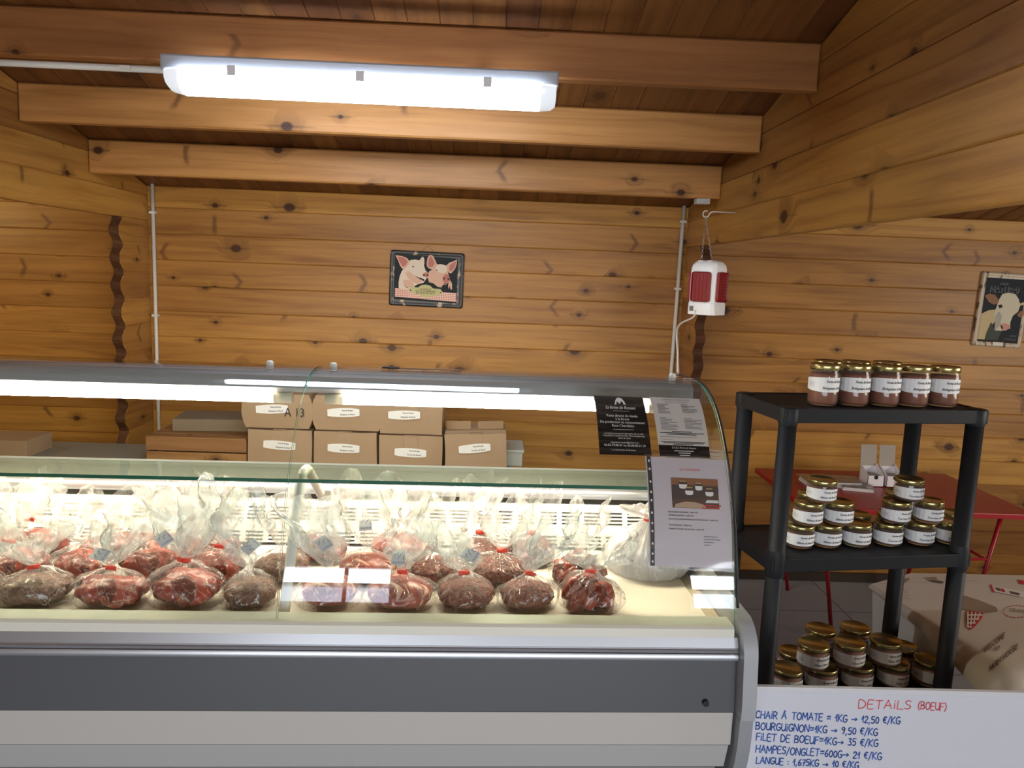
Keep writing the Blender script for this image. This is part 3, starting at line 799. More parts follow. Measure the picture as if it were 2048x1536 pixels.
def tag_label(bm, c, n0, wd, ht, rot, m0=0, m1=1):
    n0 = Vector(n0).normalized(); ex = Vector((0, 0, 1)).cross(n0).normalized()*-1; ey = n0.cross(ex)*-1
    if ey.z < 0: ey = -ey
    cr_, s_ = math.cos(rot), math.sin(rot)
    ax, ay = ex*cr_+ey*s_, ey*cr_-ex*s_
    fn = lambda x, y, l=0: Vector(c)+ax*x*wd+ay*y*ht+n0*(.006*(1-4*x*x)*.5+l)
    for side in (0, -.0004):
        for i in range(4):
            x0, x1 = -.5+i/4, -.25+i/4
            f = bm.faces.new([bm.verts.new(fn(*q, side)) for q in ((x0, -.5), (x1, -.5), (x1, .5), (x0, .5))]); f.material_index = m0
    for k in range(7):
        f = bm.faces.new([bm.verts.new(fn(*q, .0006)) for q in ((-.42, .38-k*.12), (-.42+.5+.3*((k*37) % 10)/10, .38-k*.12), (-.42+.5+.3*((k*37) % 10)/10, .38-k*.12+.045), (-.42, .38-k*.12+.045))]); f.material_index = m1
# picture x of the middle, row depth, width px, tie y, top y, kind, tie?, description, (lean), label on film?
ROWS = {1: 1.635, 2: 1.775, 3: 1.905}
BAGS = [
 (75, 1, 150, 1155, 1075, 'brown', 1, 'bag of dark mince with red tie, first whole front-row bag from the left'),
 (222, 1, 155, 1150, 1060, 'chunk', 1, 'front-row bag of red beef chunks just left of the largest chunk bag'),
 (372, 1, 155, 1122, 1010, 'chunk', 1, 'largest front-row bag of beef chunks with red tie and wide frilled top'),
 (500, 1, 120, 1175, 1040, 'brown', 0, 'untied-looking bag of brown mince just left of the white support post'),
 (657, 1, 135, 1150, 1025, 'roast', 0, 'tall bag with a big roasting joint just right of the white support post'),
 (800, 1, 145, 1176, 1085, 'roast', 1, 'low bag of pale veined joint with red tie under the hanging round label'),
 (932, 1, 135, 1155, 1070, 'mince', 1, 'front-row bag of fresh mince with red tie, right of the veined joint'),
 (1055, 1, 125, 1152, 1050, 'mince', 1, 'bag of mince with red tie, second from right in the front row'),
 (1180, 1, 135, 1143, 1090, 'strips', 1, 'rightmost front-row bag, dark beef strips with red tie'),
 (-70, 1, 150, 1150, 1060, 'brown', 1, 'bag of brown mince cut by the left edge of the photo'),
 (25, 2, 140, 1085, 985, 'chunk', 1, 'leftmost bag of beef chunks behind the front row at the photo edge'),
 (165, 2, 130, 1105, 1030, 'chunk', 0, 'second-row bag of beef behind the two leftmost front bags'),
 (300, 2, 140, 1073, 1010, 'chunk', 1, 'second-row bag of red beef with red tie, left of the frilled bag'),
 (437, 2, 135, 1110, 1020, 'chunk', 1, 'second-row bag of dark red beef behind the brown mince bag'),
 (560, 2, 120, 1120, 1040, 'brown', 0, 'second-row bag pressed behind the white support post'),
 (735, 2, 140, 1130, 1020, 'roast', 0, 'second-row bag of pale joint between the tall roast and the veined joint'),
 (868, 2, 145, 1100, 1010, 'mince', 1, 'second-row bag with a small red tie behind the veined joint'),
 (1000, 2, 135, 1110, 1030, 'mince', 1, 'second-row bag of mince behind the gathered mince bag'),
 (1157, 2, 115, 1114, 1040, 'strips', 1, 'second-row bag of coiled strips with red tie behind the rightmost bag'),
 (60, 3, 150, 1040, 965, 'chunk', 1, 'back-row bag at far left reaching up to the glass shelf'),
 (225, 3, 130, 1085, 1030, 'chunk', 1, 'low back-row bag left of the two tall frilled tops'),
 (345, 3, 120, 1060, 985, 'chunk', 0, 'back-row bag with a bright frilled top under the vents, left of its twin'),
 (420, 3, 120, 1060, 980, 'chunk', 0, 'back-row bag with a tall clear top behind the big frilled bag'),
 (640, 3, 120, 1080, 1010, 'chunk', 0, 'back-row bag behind the tall roasting joint'),
 (800, 3, 125, 1075, 1000, 'roast', 0, 'back-row bag with a bright crumpled top below the vents'),
 (955, 3, 115, 1070, 975, 'mince', 1, 'tallest back-row bag whose round clear top reaches the worktop'),
 (1065, 3, 115, 1085, 1010, 'strips', 1, 'rightmost back-row bag behind the gathered mince'),
]
LABELLED = {1: (.3, .5, .2), 2: (-.5, .55, .7), 3: (.4, .45, -.8), 4: (-.1, .55, .9), 5: (.1, .5, 1.5), 6: (.3, .6, .5), 11: (.2, .6, .1), 12: (.4, .5, -.1), 15: (0, .6, 1.4), 16: (.1, .7, .3), 18: (-.3, .6, .2), 21: (.3, .6, .6), 25: (0, .7, .6), 17: (.2, .6, .4), 20: (.2, .6, .2), 10: (.1, .6, .9), 22: (.1, .5, 1.2), 24: (.1, .6, .2)}
for i, (x, row, wpx, ty, topy, kind, tie, lab) in enumerate(BAGS):
    v = ROWS[row]
    p = Cv(x, 1190 if row == 1 else (1140 if row == 2 else 1100), v); tp = Cv(x, ty, v); tt = Cv(x, topy, v)
    h = max(.075, tp.z-ZD); H = max(.04, tt.z-tp.z)
    rr = random.Random(i*7+3)
    zc = math.hypot(v, .7)
    a = wpx/F*zc/2*(.97 if row > 1 else .95); bb = min(a*.85, .064)
    h = min(h, .19)
    t = thing('meat_bag', 'clear plastic '+lab if not lab.startswith('clear') else lab, 'bag of meat', from_c(p.x, v, ZD), CA+rr.uniform(-.05, .05), 'clear plastic bags of meat in the counter')
    t.rotation_euler = (rr.uniform(-.02, .02), rr.uniform(-.03, .03), CA+rr.uniform(-.12, .12)); t.location.z += .003
    lean = (rr.uniform(-.055, .055), rr.uniform(-.03, .03))
    bg = obj('plastic_bag', bag_mesh(a, bb, h, H, i*13+1, lean), M_FILM, t)
    obj('meat', meat_mesh(a, bb, min(h, .13) if kind != 'roast' else min(h*1.15, .15), kind, i), M_MEAT[kind], t)
    if tie:
        bm = B(); rn = a*.066+.0012
        lathe(bm, [(rn, h-.004), (rn+.0024, h-.004), (rn+.0024, h+.005), (rn, h+.005), (rn, h-.004)], 14)
        sgn = 1 if i % 2 else -1
        box(bm, 0, .013, -.0008, .0008, -.005, .005, M=Matrix.Translation((rn*.5*sgn, -rn*.9, h+.001)) @ Matrix.Rotation(rr.uniform(-.5, .5)+(0 if sgn > 0 else PI), 4, 'Y'))
        obj('red_tie', bm, M_RED, t)
    if i in LABELLED:
        fx, fz, ro = LABELLED[i]; bm = B()
        tag_label(bm, (fx*a*.5, -a*.72, h+fz*H), (0, -.58, .82), .036, .028, ro)
        obj('weight_label', bm, [M_PAPER, M_INKG], t)
# opaque white bag at the right
p = Cv(1290, 1150, 1.86)
t = thing('white_bag', 'opaque white plastic bag with red tie lying at the right end of the deck', 'bag', from_c(p.x+.005, 1.865, ZD), CA)
bm = bag_mesh(.105, .095, .135, .035, 777, (.0, .01))
obj('plastic_bag', bm, M_FILMW, t)
bm = meat_mesh(.098, .088, .13, 'roast', 55); obj('contents', bm, mat('white wrap', (.78, .74, .70), .5), t)
bm = B(); lathe(bm, [(.013, .131), (.017, .131), (.017, .141), (.013, .141), (.013, .131)], 14); box(bm, .0, .02, -.018, -.016, .13, .142); obj('red_tie', bm, M_RED, t)

# ------------------------------------------------------------------ work table with cardboard boxes behind the counter
tb = thing('work_table', 'grey work table behind the counter carrying the cardboard boxes', 'table', (-1.3, 3.36, 0))
bm = B(); box(bm, -.95, 1.41, -.28, .29, .70, .73, .003); obj('table_top', bm, M_TOP, tb)
for sx in (-.9, 1.36):
    for sy in (-.25, .26):
        bm = B(); box(bm, sx-.02, sx+.02, sy-.02, sy+.02, 0, .70); obj('leg', bm, M_ALU, tb)
def wrap_label(bm, fn, wd, ht, l1, l2, m=(0, 1, 2), bold=.012):
    """jar/box label: waisted paper strip with two printed lines; fn(x,y,lift)"""
    n = 12
    hh = lambda t: ht*.5*(.72+.28*math.sin(PI*min(1, max(0, (t+.5)*1.0)))**.7)
    for k in range(n):
        t0, t1 = -.5+k/n, -.5+(k+1)/n
        f = bm.faces.new([bm.verts.new(fn(*q)) for q in ((t0*wd, -hh(t0), 0), (t1*wd, -hh(t1), 0), (t1*wd, hh(t1), 0), (t0*wd, hh(t0), 0))]); f.material_index = m[0]; f.smooth = True
def label_text(bm, fn, wd, ht, l1, l2):
    f2 = lambda x, y: fn(x, y, .0005)
    put_text(bm, l1, wd*.12, ht*.14, ht*.26, f2, wd*.34, True, bold=.02)
    put_text(bm, l2, wd*.12, -ht*.30, ht*.26, f2, min(wd*.46, wd*.028*len(l2)), True, bold=.02)
def carton(x0, x1, y0, y1, Y, D, ht_name, lab, line2, lx, ly, lrot=0, tilt=0, flaps=False, mark=None, rotz=0, sag=0):
    """front face given by picture rectangle at depth Y"""
    a = atY(x0, y1, Y); b_ = atY(x1, y1, Y); tp = atY((x0+x1)/2, y0, Y); bt = atY((x0+x1)/2, y1, Y)
    W, Hh = (b_-a).length, tp.z-bt.z
    z0 = bt.z
    t = thing('cardboard_box', lab, 'box', ((a.x+b_.x)/2, Y+D/2, z0), rotz, 'cardboard boxes stacked behind the counter')
    return t, W, Hh
def build_carton(t, W, Hh, D, line2, lx, lz, lrot=0, flaps=False, mark=None, seed=1, tape=True, sag=0):
    r = random.Random(seed); hw, hd = W/2, D/2
    bm = B(); s = bmesh.ops.create_cube(bm, size=1, matrix=Matrix.Translation((0, 0, Hh/2)) @ Matrix.Diagonal((W, D, Hh, 1)))
    bmesh.ops.subdivide_edges(bm, edges=bm.edges[:], cuts=6, use_grid_fill=True)
    for v in bm.verts:
        q = v.co.copy(); k = (1-(2*q.z/Hh-1)**2)
        v.co.y += -.006*k*(q.y < -hd*.9)*(1-(q.x/hw)**2)
        v.co += Vector((noise.noise(q*9+Vector((seed, 0, 0))), noise.noise(q*9+Vector((0, seed, 0))), 0))*.004
        if sag: v.co.x += sag*.02*k*(1 if q.x > 0 else -1)*(abs(q.x) > hw*.9)
        v.co.z += .005*noise.noise(Vector((q.x*8, q.y*8, seed)))*(q.z > Hh*.9)
    if flaps:
        top = [f for f in bm.faces if f.normal.z > .8]
    obj('body', bm, M_CARD, t, smooth=40)
    if flaps:
        for (ox, oy, L, wd, an, ax) in ((0, hd*.6, .10, W*.92, -.35, 'X'),):
            bm = B()
            box(bm, -W*.48, -W*.08, -.0015, .0015, 0, .042, M=Matrix.Translation((0, -hd*.1, Hh)) @ Matrix.Rotation(.25, 4, 'X'))
            box(bm, W*.04, W*.46, -.0015, .0015, 0, .040, M=Matrix.Translation((0, -hd*.1, Hh)) @ Matrix.Rotation(.3, 4, 'X'))
            box(bm, -W*.49, W*.49, -.0015, .0015, -.002, .022, M=Matrix.Translation((0, -hd*.85, Hh)) @ Matrix.Rotation(-1.25, 4, 'X'))
            obj('flap', bm, M_CARD, t)
            bm = B(); box(bm, -W*.46, W*.46, -hd*.8, hd*.9, Hh+.001, Hh+.003); obj('inside', bm, M_CARDIN, t)
    if tape:
        bm = B(); box(bm, -.028, .028, -hd-.0085, -hd-.0075, Hh*.62, Hh-.002); box(bm, -.028, .028, -hd-.006, hd, Hh+.002, Hh+.004); obj('packing_tape', bm, M_TAPE, t)
    if line2:
        c_, s_ = math.cos(lrot), math.sin(lrot)
        fn = lambda x, y, l=0: Vector((lx+x*c_-y*s_, -hd-.0105-l, lz+x*s_+y*c_))
        bm = B(); wrap_label(bm, fn, .138, .040, '', ''); lb = obj('label', bm, M_PAPER, t)
        bm = B(); label_text(bm, fn, .138, .040, 'Ferme de Rossans', line2); obj('lettering', bm, M_INK, lb)
    if mark:
        fn = lambda x, y: Vector((x, -hd-.0112, y))
        bm = B(); put_text(bm, mark[0], mark[1], mark[2], .055, fn, .085); obj('marker_writing', bm, M_INK, t)
ZT = .73
BOXW, BOXH = .278, .165
brow = [('cardboard box with white label, bottom row, beside the wooden crate', 'Bolognaise de Boeuf', 497, 3.30, BOXH, 0, .0, .10, -.05),
        ('cardboard box with shiny tape patch, second from left in the bottom row', 'Bolognaise de Boeuf', 627, 3.30, BOXH, 0, -.005, .095, -.02),
        ('cardboard box with torn taped top, third from left in the bottom row', 'Terrine de Boeuf', 758, 3.30, .158, 0, .0, .085, -.03),
        ('open-flapped tilted cardboard box at the right end of the row', 'Terrine de Boeuf', 890, 3.28, .172, 1, -.005, .11, .07)]
bx = []
for k, (lab, l2, px, Y, hh, fl, lx, lz, lr) in enumerate(brow):
    x0 = atY(px, 935, Y).x; W = BOXW-.004 if k < 3 else .268
    z0 = ZT
    t = thing('cardboard_box', lab, 'box', (x0+W/2, Y+.11, z0), -.0 if k < 3 else .02, 'cardboard boxes stacked behind the counter')
    if k == 3: t.rotation_euler = (0, -.045, .02); t.location.z = z0+.008
    build_carton(t, W, hh, .22, l2, lx, lz, lr, bool(fl), None, k+3); bx.append(t)
urow = [('bulging cardboard box marked A13, top of the stack at left', 'Bolognaise de Boeuf', 492, .15, -.02, .085, .05, ('A 13', .075, .055), 1),
        ('sagging cardboard box, middle one of the upper row', 'Bolognaise de Boeuf', 632, .15, -.015, .08, .04, None, 1),
        ('cardboard box on top at the right of the upper row', 'Bolognaise de Boeuf', 760, .15, -.03, .085, .03, None, 0)]
for k, (lab, l2, px, hh, lx, lz, lr, mk, sg) in enumerate(urow):
    x0 = atY(px, 860, 3.3).x; W = .27
    t = thing('cardboard_box', lab, 'box', (x0+W/2, 3.405, ZT+(BOXH if k < 2 else .158)+.008), 0, 'cardboard boxes stacked behind the counter')
    build_carton(t, W, hh, .21, l2, lx, lz, lr, False, mk, k+20, True, sg)
# grey tray behind the last box
x0 = atY(985, 935, 3.5).x
bm = B(); box(bm, -.10, .10, -.10, .10, 0, .075, .006); box(bm, -.106, .106, -.106, .106, .065, .080, .004)
o = obj('storage_tub', bm, mat('grey tub', (.50, .54, .52), .5)); o.location = (x0+.035, 3.535, ZT); tag(o, 'pale grey plastic tub behind the open cardboard box', 'tub')
# crate
def crate():
    a = atY(290, 900, 3.3); b_ = atY(497, 900, 3.3); W = b_.x-a.x-.012; D = .30; Hh = .11
    t = thing('wooden_crate', 'low slatted wooden crate left of the cardboard boxes', 'crate', ((a.x+b_.x)/2-.006, 3.46, ZT))
    def bd(bmx, x0, x1, y0, y1, z0, z1):
        if x1-x0 >= y1-y0: slab(bmx, rect(x0, x1, z0, z1), (0, y1, 0), (1, 0, 0), (0, 0, 1), y1-y0, .001)
        else: slab(bmx, rect(y0, y1, z0, z1), (x0, 0, 0), (0, 1, 0), (0, 0, 1), x1-x0, .001)
    for nm, y in (('front_board', -D/2), ('back_board', D/2-.01)):
        bm = B(); bd(bm, -W/2, W/2, y, y+.01, 0, .05); bd(bm, -W/2, W/2, y, y+.01, .056, Hh); obj(nm, bm, M_CRATE, t)
    for x in (-W/2, W/2-.012):
        bm = B()
        for z0, z1 in ((0, .05), (.056, Hh)):
            bd(bm, x, x+.012, -D/2+.0105, -.05, z0, z1); bd(bm, x, x+.012, .05, D/2-.0105, z0, z1)
            bd(bm, x, x+.012, -.0495, .0495, z0, z0+.016)
        obj('end_board', bm, M_CRATE, t)
    bm = B()
    for k in range(4):
        y0 = -D/2+k*.076; slab(bm, rect(-W/2+.002, W/2-.002, y0, y0+.066), (0, 0, Hh), (1, 0, 0), (0, 1, 0), .008, .001)
    obj('lid_slats', bm, M_CRATE, t)
    return t, W
tcr, Wc = crate()
bm = B(); box(bm, -.20, .20, -.11, .11, 0, .055, .004)
o = obj('flat_carton', bm, M_CARDG); o.location = (tcr.location.x+.04, 3.55, ZT+.119); o.rotation_euler = (0, 0, .12); tag(o, 'flat greyish carton lying on the back of the wooden crate', 'box')
bm = B(); box(bm, -.16, .16, -.1, .1, 0, .075, .003); a = atY(20, 925, 3.3)
o = obj('small_carton', bm, M_CARD); o.location = (a.x-.10, 3.42, ZT); tag(o, 'small pale carton cut off by the left edge of the photo', 'box')
# stick lying on the canopy
p0 = Cv(765, 752, 2.0); p1 = Cv(921, 758, 2.0)
t = thing('wooden_stick', 'thin flat wooden ruler lying on top of the glass canopy', 'ruler', from_c(p0.x, 1.975, 1.349), CA)
bm = B(); box(bm, 0, p1.x-p0.x, -.006, .006, 0, .0035, .0008); obj('blade', bm, M_CRATE, t)
bm = B(); box(bm, .002, .045, -.0062, .0062, .0036, .005); obj('dark_grip', bm, M_BLACK, t)

# ------------------------------------------------------------------ ceiling tube light and conduits
LX0, LX1 = -.968, .162
lt = thing('tube_light', 'long white fluorescent batten with glowing diffuser under the nearest beam', 'light', ((LX0+LX1)/2, 2.375, 2.085))
L2 = (LX1-LX0)/2
bm = B(); box(bm, -L2-.006, L2+.006, -.050, .050, .058, .102, .006); obj('housing', bm, mat('lamp housing', (.36, .37, .40), .5), lt)
bm = B()
prof = [(-.058, .058), (-.055, .03), (-.040, .010), (-.015, .0), (.015, .0), (.040, .010), (.055, .03), (.058, .058)]
E = .045; secs = [(-L2, .72, .35), (-L2+.012, .9, .12), (-L2+E, 1, 0), (L2-E, 1, 0), (L2-.012, .94, .05), (L2, .86, .2)]
rings = [[bm.verts.new((x, v*s, .058-(.058-z)*(1-lift))) for v, z in prof] for x, s, lift in secs]
for i, (A, Bq) in enumerate(zip(rings, rings[1:])):
    for k in range(len(prof)-1):
        f = bm.faces.new((A[k], A[k+1], Bq[k+1], Bq[k])); f.material_index = 0 if i == 2 else 1
bm.faces.new(rings[0][::-1]).material_index = 1; bm.faces.new(rings[-1]).material_index = 1
bmesh.ops.recalc_face_normals(bm, faces=bm.faces)
M_DIFF = mat('lit diffuser', (.9, .9, .9), .4, emit=(.74, .85, 1), es=LAMP_E)
M_DIFFE = mat('clear diffuser end', (.75, .78, .80), .15, emit=(.84, .92, 1), es=.35)
obj('diffuser', bm, [M_DIFF, M_DIFFE], lt, smooth=40)
for x in (-.35, .35):
    bm = B(); box(bm, x-.015, x+.015, -.03, .13, .1022, .1050); box(bm, x-.015, x+.015, .087, .13, .1050, .1127); obj('bracket', bm, M_ALU, lt)
M_CLIP = mat('clip plastic', (.85, .86, .90), .4)
for k in range(3):
    x = -L2+.2+k*(2*L2-.4)/2; bm = B(); box(bm, x-.012, x+.012, -.0625, -.057, .046, .074, .001)
    obj('clip', bm, M_CLIP, lt)
def conduit(name, pts, r, label, cat='conduit', clips=(), cm=M_CONDUIT):
    pts = [Vector(p) for p in pts]; o0 = pts[-1] if pts[-1].z < pts[0].z else pts[0]
    t = thing(name, label, cat, o0)
    bm = B(); tube(bm, pts, r, 10); obj('pipe', bm, cm, t, o0)
    for c in clips:
        bm = B(); c = Vector(c); box(bm, c.x-r*1.7, c.x+r*1.7, c.y-r*1.5, c.y+r*1.4, c.z-.006, c.z+.006, .001); obj('clip', bm, cm, t, o0)
    return t
ya = YB-.011
conduit('electrical_conduit', [(-1.722, ya, 1.985), (-1.722, ya, .02)], .009, 'grey wall conduit running down beside the left wavy stub wall', clips=[(-1.722, ya, 1.84), (-1.722, ya, 1.325), (-1.722, ya, 1.0)])
conduit('electrical_conduit', [(.955, ya, 1.985), (.935, ya, .02)], .010, 'grey wall conduit running down beside the hanging insect trap', clips=[(.953, ya, 1.90), (.949, ya, 1.56)])
conduit('electrical_conduit', [(-1.744, 2.42, 2.162), (LX0-.02, 2.42, 2.162)], .010, 'white conduit along the beam feeding the ceiling tube light', clips=[(-1.11, 2.42, 2.162)], cm=M_WIRE)
bm = B(); box(bm, -.03, .03, -.025, .025, -.024, 0, .003)
o = obj('junction_box', bm, mat('box grey', (.45, .44, .40), .5)); o.location = (.905, 3.457, 1.9625); tag(o, 'small grey junction box under the end of the lowest beam', 'junction box')

# ------------------------------------------------------------------ insect trap
FY = 3.2
fp = atY(1412, 628, FY)
trap = thing('insect_trap', 'white hanging insect trap with red grilles, on a chain by the right wall', 'insect trap', (fp.x, FY, fp.z-.002), -.74)
S = .058
bm = B()
def rr_ring(s, z, c=.018, n=4):
    out = []
    for qx, qy, a0 in ((1, 1, 0), (-1, 1, 90), (-1, -1, 180), (1, -1, 270)):
        for k in range(n+1):
            a = math.radians(a0+90*k/n); out.append((qx*(s-c)+c*math.cos(a), qy*(s-c)+c*math.sin(a), z))
    return out
secs = [rr_ring(S*1.04, 0), rr_ring(S*1.04, .046), rr_ring(S, .050), rr_ring(S, .185), rr_ring(S*.96, .203, .022), rr_ring(S*.80, .217, .024), rr_ring(S*.5, .223, .02)]
R_ = [[bm.verts.new(p) for p in s] for s in secs]
for A, Bq in zip(R_, R_[1:]):
    for k in range(len(A)): bm.faces.new((A[k], A[(k+1) % len(A)], Bq[(k+1) % len(A)], Bq[k]))
bm.faces.new(R_[0][::-1]); bm.faces.new(R_[-1])
obj('housing', bm, M_FLYW, trap, smooth=35)
for k in range(4):
    Mx = Matrix.Rotation(k*PI/2, 4, 'Z'); bm = B()
    box(bm, -.042, .042, -S-.003, -S+.001, .053, .175, .012)
    for i in range(5):
        for j in range(9): 
            box(bm, -.036+i*.016, -.0245+i*.016, -S-.0055, -S-.0028, .060+j*.0122, .0685+j*.0122)
    bmesh.ops.transform(bm, verts=bm.verts, matrix=Mx)
    obj('grille', bm, M_FLYR, trap)
bm = B(); box(bm, -.045, -.028, -S*1.04-.003, -S*1.04+.001, .014, .034, .001); obj('switch', bm, M_SWITCH, trap)
bm = B(); box(bm, -.030, -.010, -S*.75, -S*.3, .2105, .2215, .002); box(bm, .012, .028, -S*.75, -S*.3, .2105, .2215, .002); obj('hanging_lug', bm, M_FLYW, trap)
# chain + hook
hk = atY(1412, 428, FY)
ch = thing('hook_and_chain', 'white screw hook with two thin chains holding the insect trap', 'chain', (hk.x, FY, hk.z-.2))
bm = B(); o0 = Vector((hk.x, FY, hk.z-.2))
arc = [Vector((hk.x+.013*math.cos(a), FY, hk.z+.013*math.sin(a))) for a in [math.radians(q) for q in range(60, 331, 30)]]
arc += [hk+Vector((.016, 0, .004)), hk+Vector((.026, 0, .010)), Vector((XR-.001, FY, hk.z+.010))]
tube(bm, arc, .0026, 7); obj('screw_hook', bm, M_WIRE, ch, o0)
for lug in ((-.02, -S*.5), (.02, -S*.5)):
    e = trap.matrix_basis.to_euler() if False else None
    c_, s_ = math.cos(-.74), math.sin(-.74)
    end = Vector((trap.location.x+lug[0]*1.2*c_-lug[1]*s_, FY+lug[0]*s_+lug[1]*c_, trap.location.z+.222)); st = hk+Vector((0, 0, -.013))
    bm = B(); d = end-st; nl = 16
    for k in range(nl):
        c = st+d*((k+.5)/nl); ax = d.normalized(); sd = Vector((1, 0, 0)) if k % 2 else Vector((0, 1, 0))
        sd = (sd-ax*sd.dot(ax)).normalized(); l = d.length/nl*.66
        tube(bm, [c+ax*l*math.cos(a)+sd*.0035*math.sin(a) for a in [2*PI*q/8 for q in range(9)]], .0009, 5)
    obj('chain', bm, M_CHROME, ch, o0)
# trap cable down to the counter
p0 = Vector((trap.location.x-.055, FY-.035, trap.location.z+.02)); pe = from_c(Cv(1354, 776, 2.06).x, 2.06, 1.35)
q1 = atY(1362, 660, 2.9); q2 = atY(1355, 720, 2.5)
pts = catmull([tuple(p0), tuple(p0+Vector((-.012, -.02, -.03))), (q1.x, 2.95, q1.z+.01), (q2.x, 2.5, q2.z+.02), tuple(pe)], 6)
bm = B(); tube(bm, pts, .0035, 7); o = obj('power_cable', bm, M_WIRE); tag(o, 'white power cable hanging from the insect trap to the counter top', 'cable')

# ------------------------------------------------------------------ metal wall signs
def sign(name, x0, x1, y0, y1, label, lean=0):
    a = atY(x0, y1, YB-.02); b_ = atY(x1, y1, YB-.02); tp = atY((x0+x1)/2, y0, YB-.02); bt = atY((x0+x1)/2, y1, YB-.02)
    W, Hh = b_.x-a.x, tp.z-bt.z
    t = thing(name, label, 'sign', ((a.x+b_.x)/2, YB-.010, bt.z)); t.rotation_euler = (0, lean, 0)
    return t, W, Hh
def sign_frame(t, W, Hh, fr, mts, ex=None):
    bm = B(); c = .012
    ring = lambda s, y: [Vector((q[0], y, q[2])) for q in [(sx*(W/2-s-c)+c*math.cos(math.radians(a0+k*30)), 0, Hh/2+sz*(Hh/2-s-c)+c*math.sin(math.radians(a0+k*30))) for sx, sz, a0 in ((1, 1, 0), (-1, 1, 90), (-1, -1, 180), (1, -1, 270)) for k in range(4)]]
    lv = [ring(0, .0075), ring(0, -.001), ring(.003, -.006), ring(fr*.5, -.008), ring(fr*.8, -.005), ring(fr, -.003), ring(fr+.002, -.003)]
    R_ = [[bm.verts.new(p) for p in l] for l in lv]
    for A, Bq in zip(R_, R_[1:]):
        for k in range(16): bm.faces.new((A[k], A[(k+1) % 16], Bq[(k+1) % 16], Bq[k]))
    bm.faces.new(R_[0][::-1]); bm.faces.new(R_[-1])
    bmesh.ops.recalc_face_normals(bm, faces=bm.faces)
    obj('frame', bm, mts, t, smooth=50)
def frame_mat(name, a, b_, sc_, lo):
    mt = mat(name, a, .4); n = N(mt)
    nz = n('TexNoise', {'Vector': n('Mapping', {0: n('TexCoord').outputs['Object'], 3: sc_}).outputs[0], 'Scale': 1., 'Detail': 4.}).outputs[0]
    n.t.links.new(n.mix(n.smooth(nz, lo, lo+.12), a, b_), n.n['Principled BSDF'].inputs['Base Color']); return mt
def gingham():
    mt = mat('gingham print', (.7, .3, .2), .6); n = N(mt)
    s = n('SeparateXYZ', {0: n('TexCoord').outputs['Object']})
    A = n.math('GREATER_THAN', n.math('FRACT', n.math('MULTIPLY', s.outputs[0], 110)), .5); Bz = n.math('GREATER_THAN', n.math('FRACT', n.math('MULTIPLY', s.outputs[2], 110)), .5)
    f = n.math('MULTIPLY', n.math('ADD', A, Bz), .5)
    n.t.links.new(n.mix(f, (.78, .62, .52), (.50, .13, .09)), n.n['Principled BSDF'].inputs['Base Color']); return mt
def picmat(nm, c): return mat(nm, tuple(q*.85 for q in hexc(*c)), .6, 0, .2)
# pigs
t, W, Hh = sign('pig_sign', 777, 925, 503, 614, 'framed metal sign of two pink pigs on the plank wall', .012)
sign_frame(t, W, Hh, .020, frame_mat('worn black frame', (.02, .018, .018), (.42, .30, .22), (22, 9, 16), .56))
zx = lambda x: ((x-180)/1520-.5)*W
zy = lambda y: (1-(y-215)/1180)*Hh
def L(d): return lambda x, y: Vector((zx(x), -.0032-d*.0004, zy(y)))
def ell(cx, cy, rx, ry, n=14, rot=0):
    c_, s_ = math.cos(rot), math.sin(rot)
    return [(cx+rx*math.cos(2*PI*k/n)*c_-ry*math.sin(2*PI*k/n)*s_, cy+rx*math.cos(2*PI*k/n)*s_+ry*math.sin(2*PI*k/n)*c_) for k in range(n)]
bm = B()
put_poly(bm, [(275, 290), (1570, 330), (1570, 1290), (275, 1260)], L(1), 0)
put_poly(bm, [(300, 1020), (1560, 1070), (1560, 1255), (300, 1205)], L(2), 5)
# right pig
put_poly(bm, [(980, 640), (1030, 600), (1080, 540), (1140, 475), (1230, 465), (1330, 490), (1370, 560), (1375, 640), (1400, 730), (1400, 830), (1350, 890), (1280, 900), (1250, 960), (1170, 950), (1080, 880), (990, 860), (960, 760)], L(3), 2)
put_poly(bm, [(1150, 480), (1230, 468), (1330, 492), (1350, 600), (1290, 660), (1180, 640), (1100, 600)], L(4), 1)
put_poly(bm, [(930, 450), (945, 350), (1000, 250), (1060, 310), (1110, 400), (1145, 480), (1080, 560), (1030, 585), (965, 560), (935, 510)], L(4), 2)
put_poly(bm, [(955, 450), (975, 360), (1005, 290), (1050, 360), (1095, 450), (1060, 530), (1000, 550), (960, 510)], L(5), 3)
put_poly(bm, [(1330, 490), (1400, 420), (1480, 390), (1550, 345), (1545, 450), (1510, 560), (1440, 650), (1390, 640), (1360, 570)], L(4), 2)
put_poly(bm, [(1400, 480), (1470, 425), (1530, 390), (1520, 480), (1480, 570), (1420, 610), (1390, 570)], L(5), 3)
put_poly(bm, [(1270, 740), (1310, 680), (1370, 670), (1410, 730), (1415, 800), (1370, 850), (1310, 860), (1270, 810)], L(5), 3)
put_poly(bm, ell(1298, 765, 16, 22), L(6), 4); put_poly(bm, ell(1385, 772, 16, 22), L(6), 4)
put_poly(bm, [(1275, 855), (1330, 870), (1380, 850), (1330, 890)], L(6), 4); put_poly(bm, ell(1140, 598, 18, 12), L(6), 4)
put_poly(bm, [(1400, 820), (1430, 800), (1465, 870), (1470, 990), (1440, 1000), (1420, 920), (1395, 990), (1385, 900)], L(5), 2)
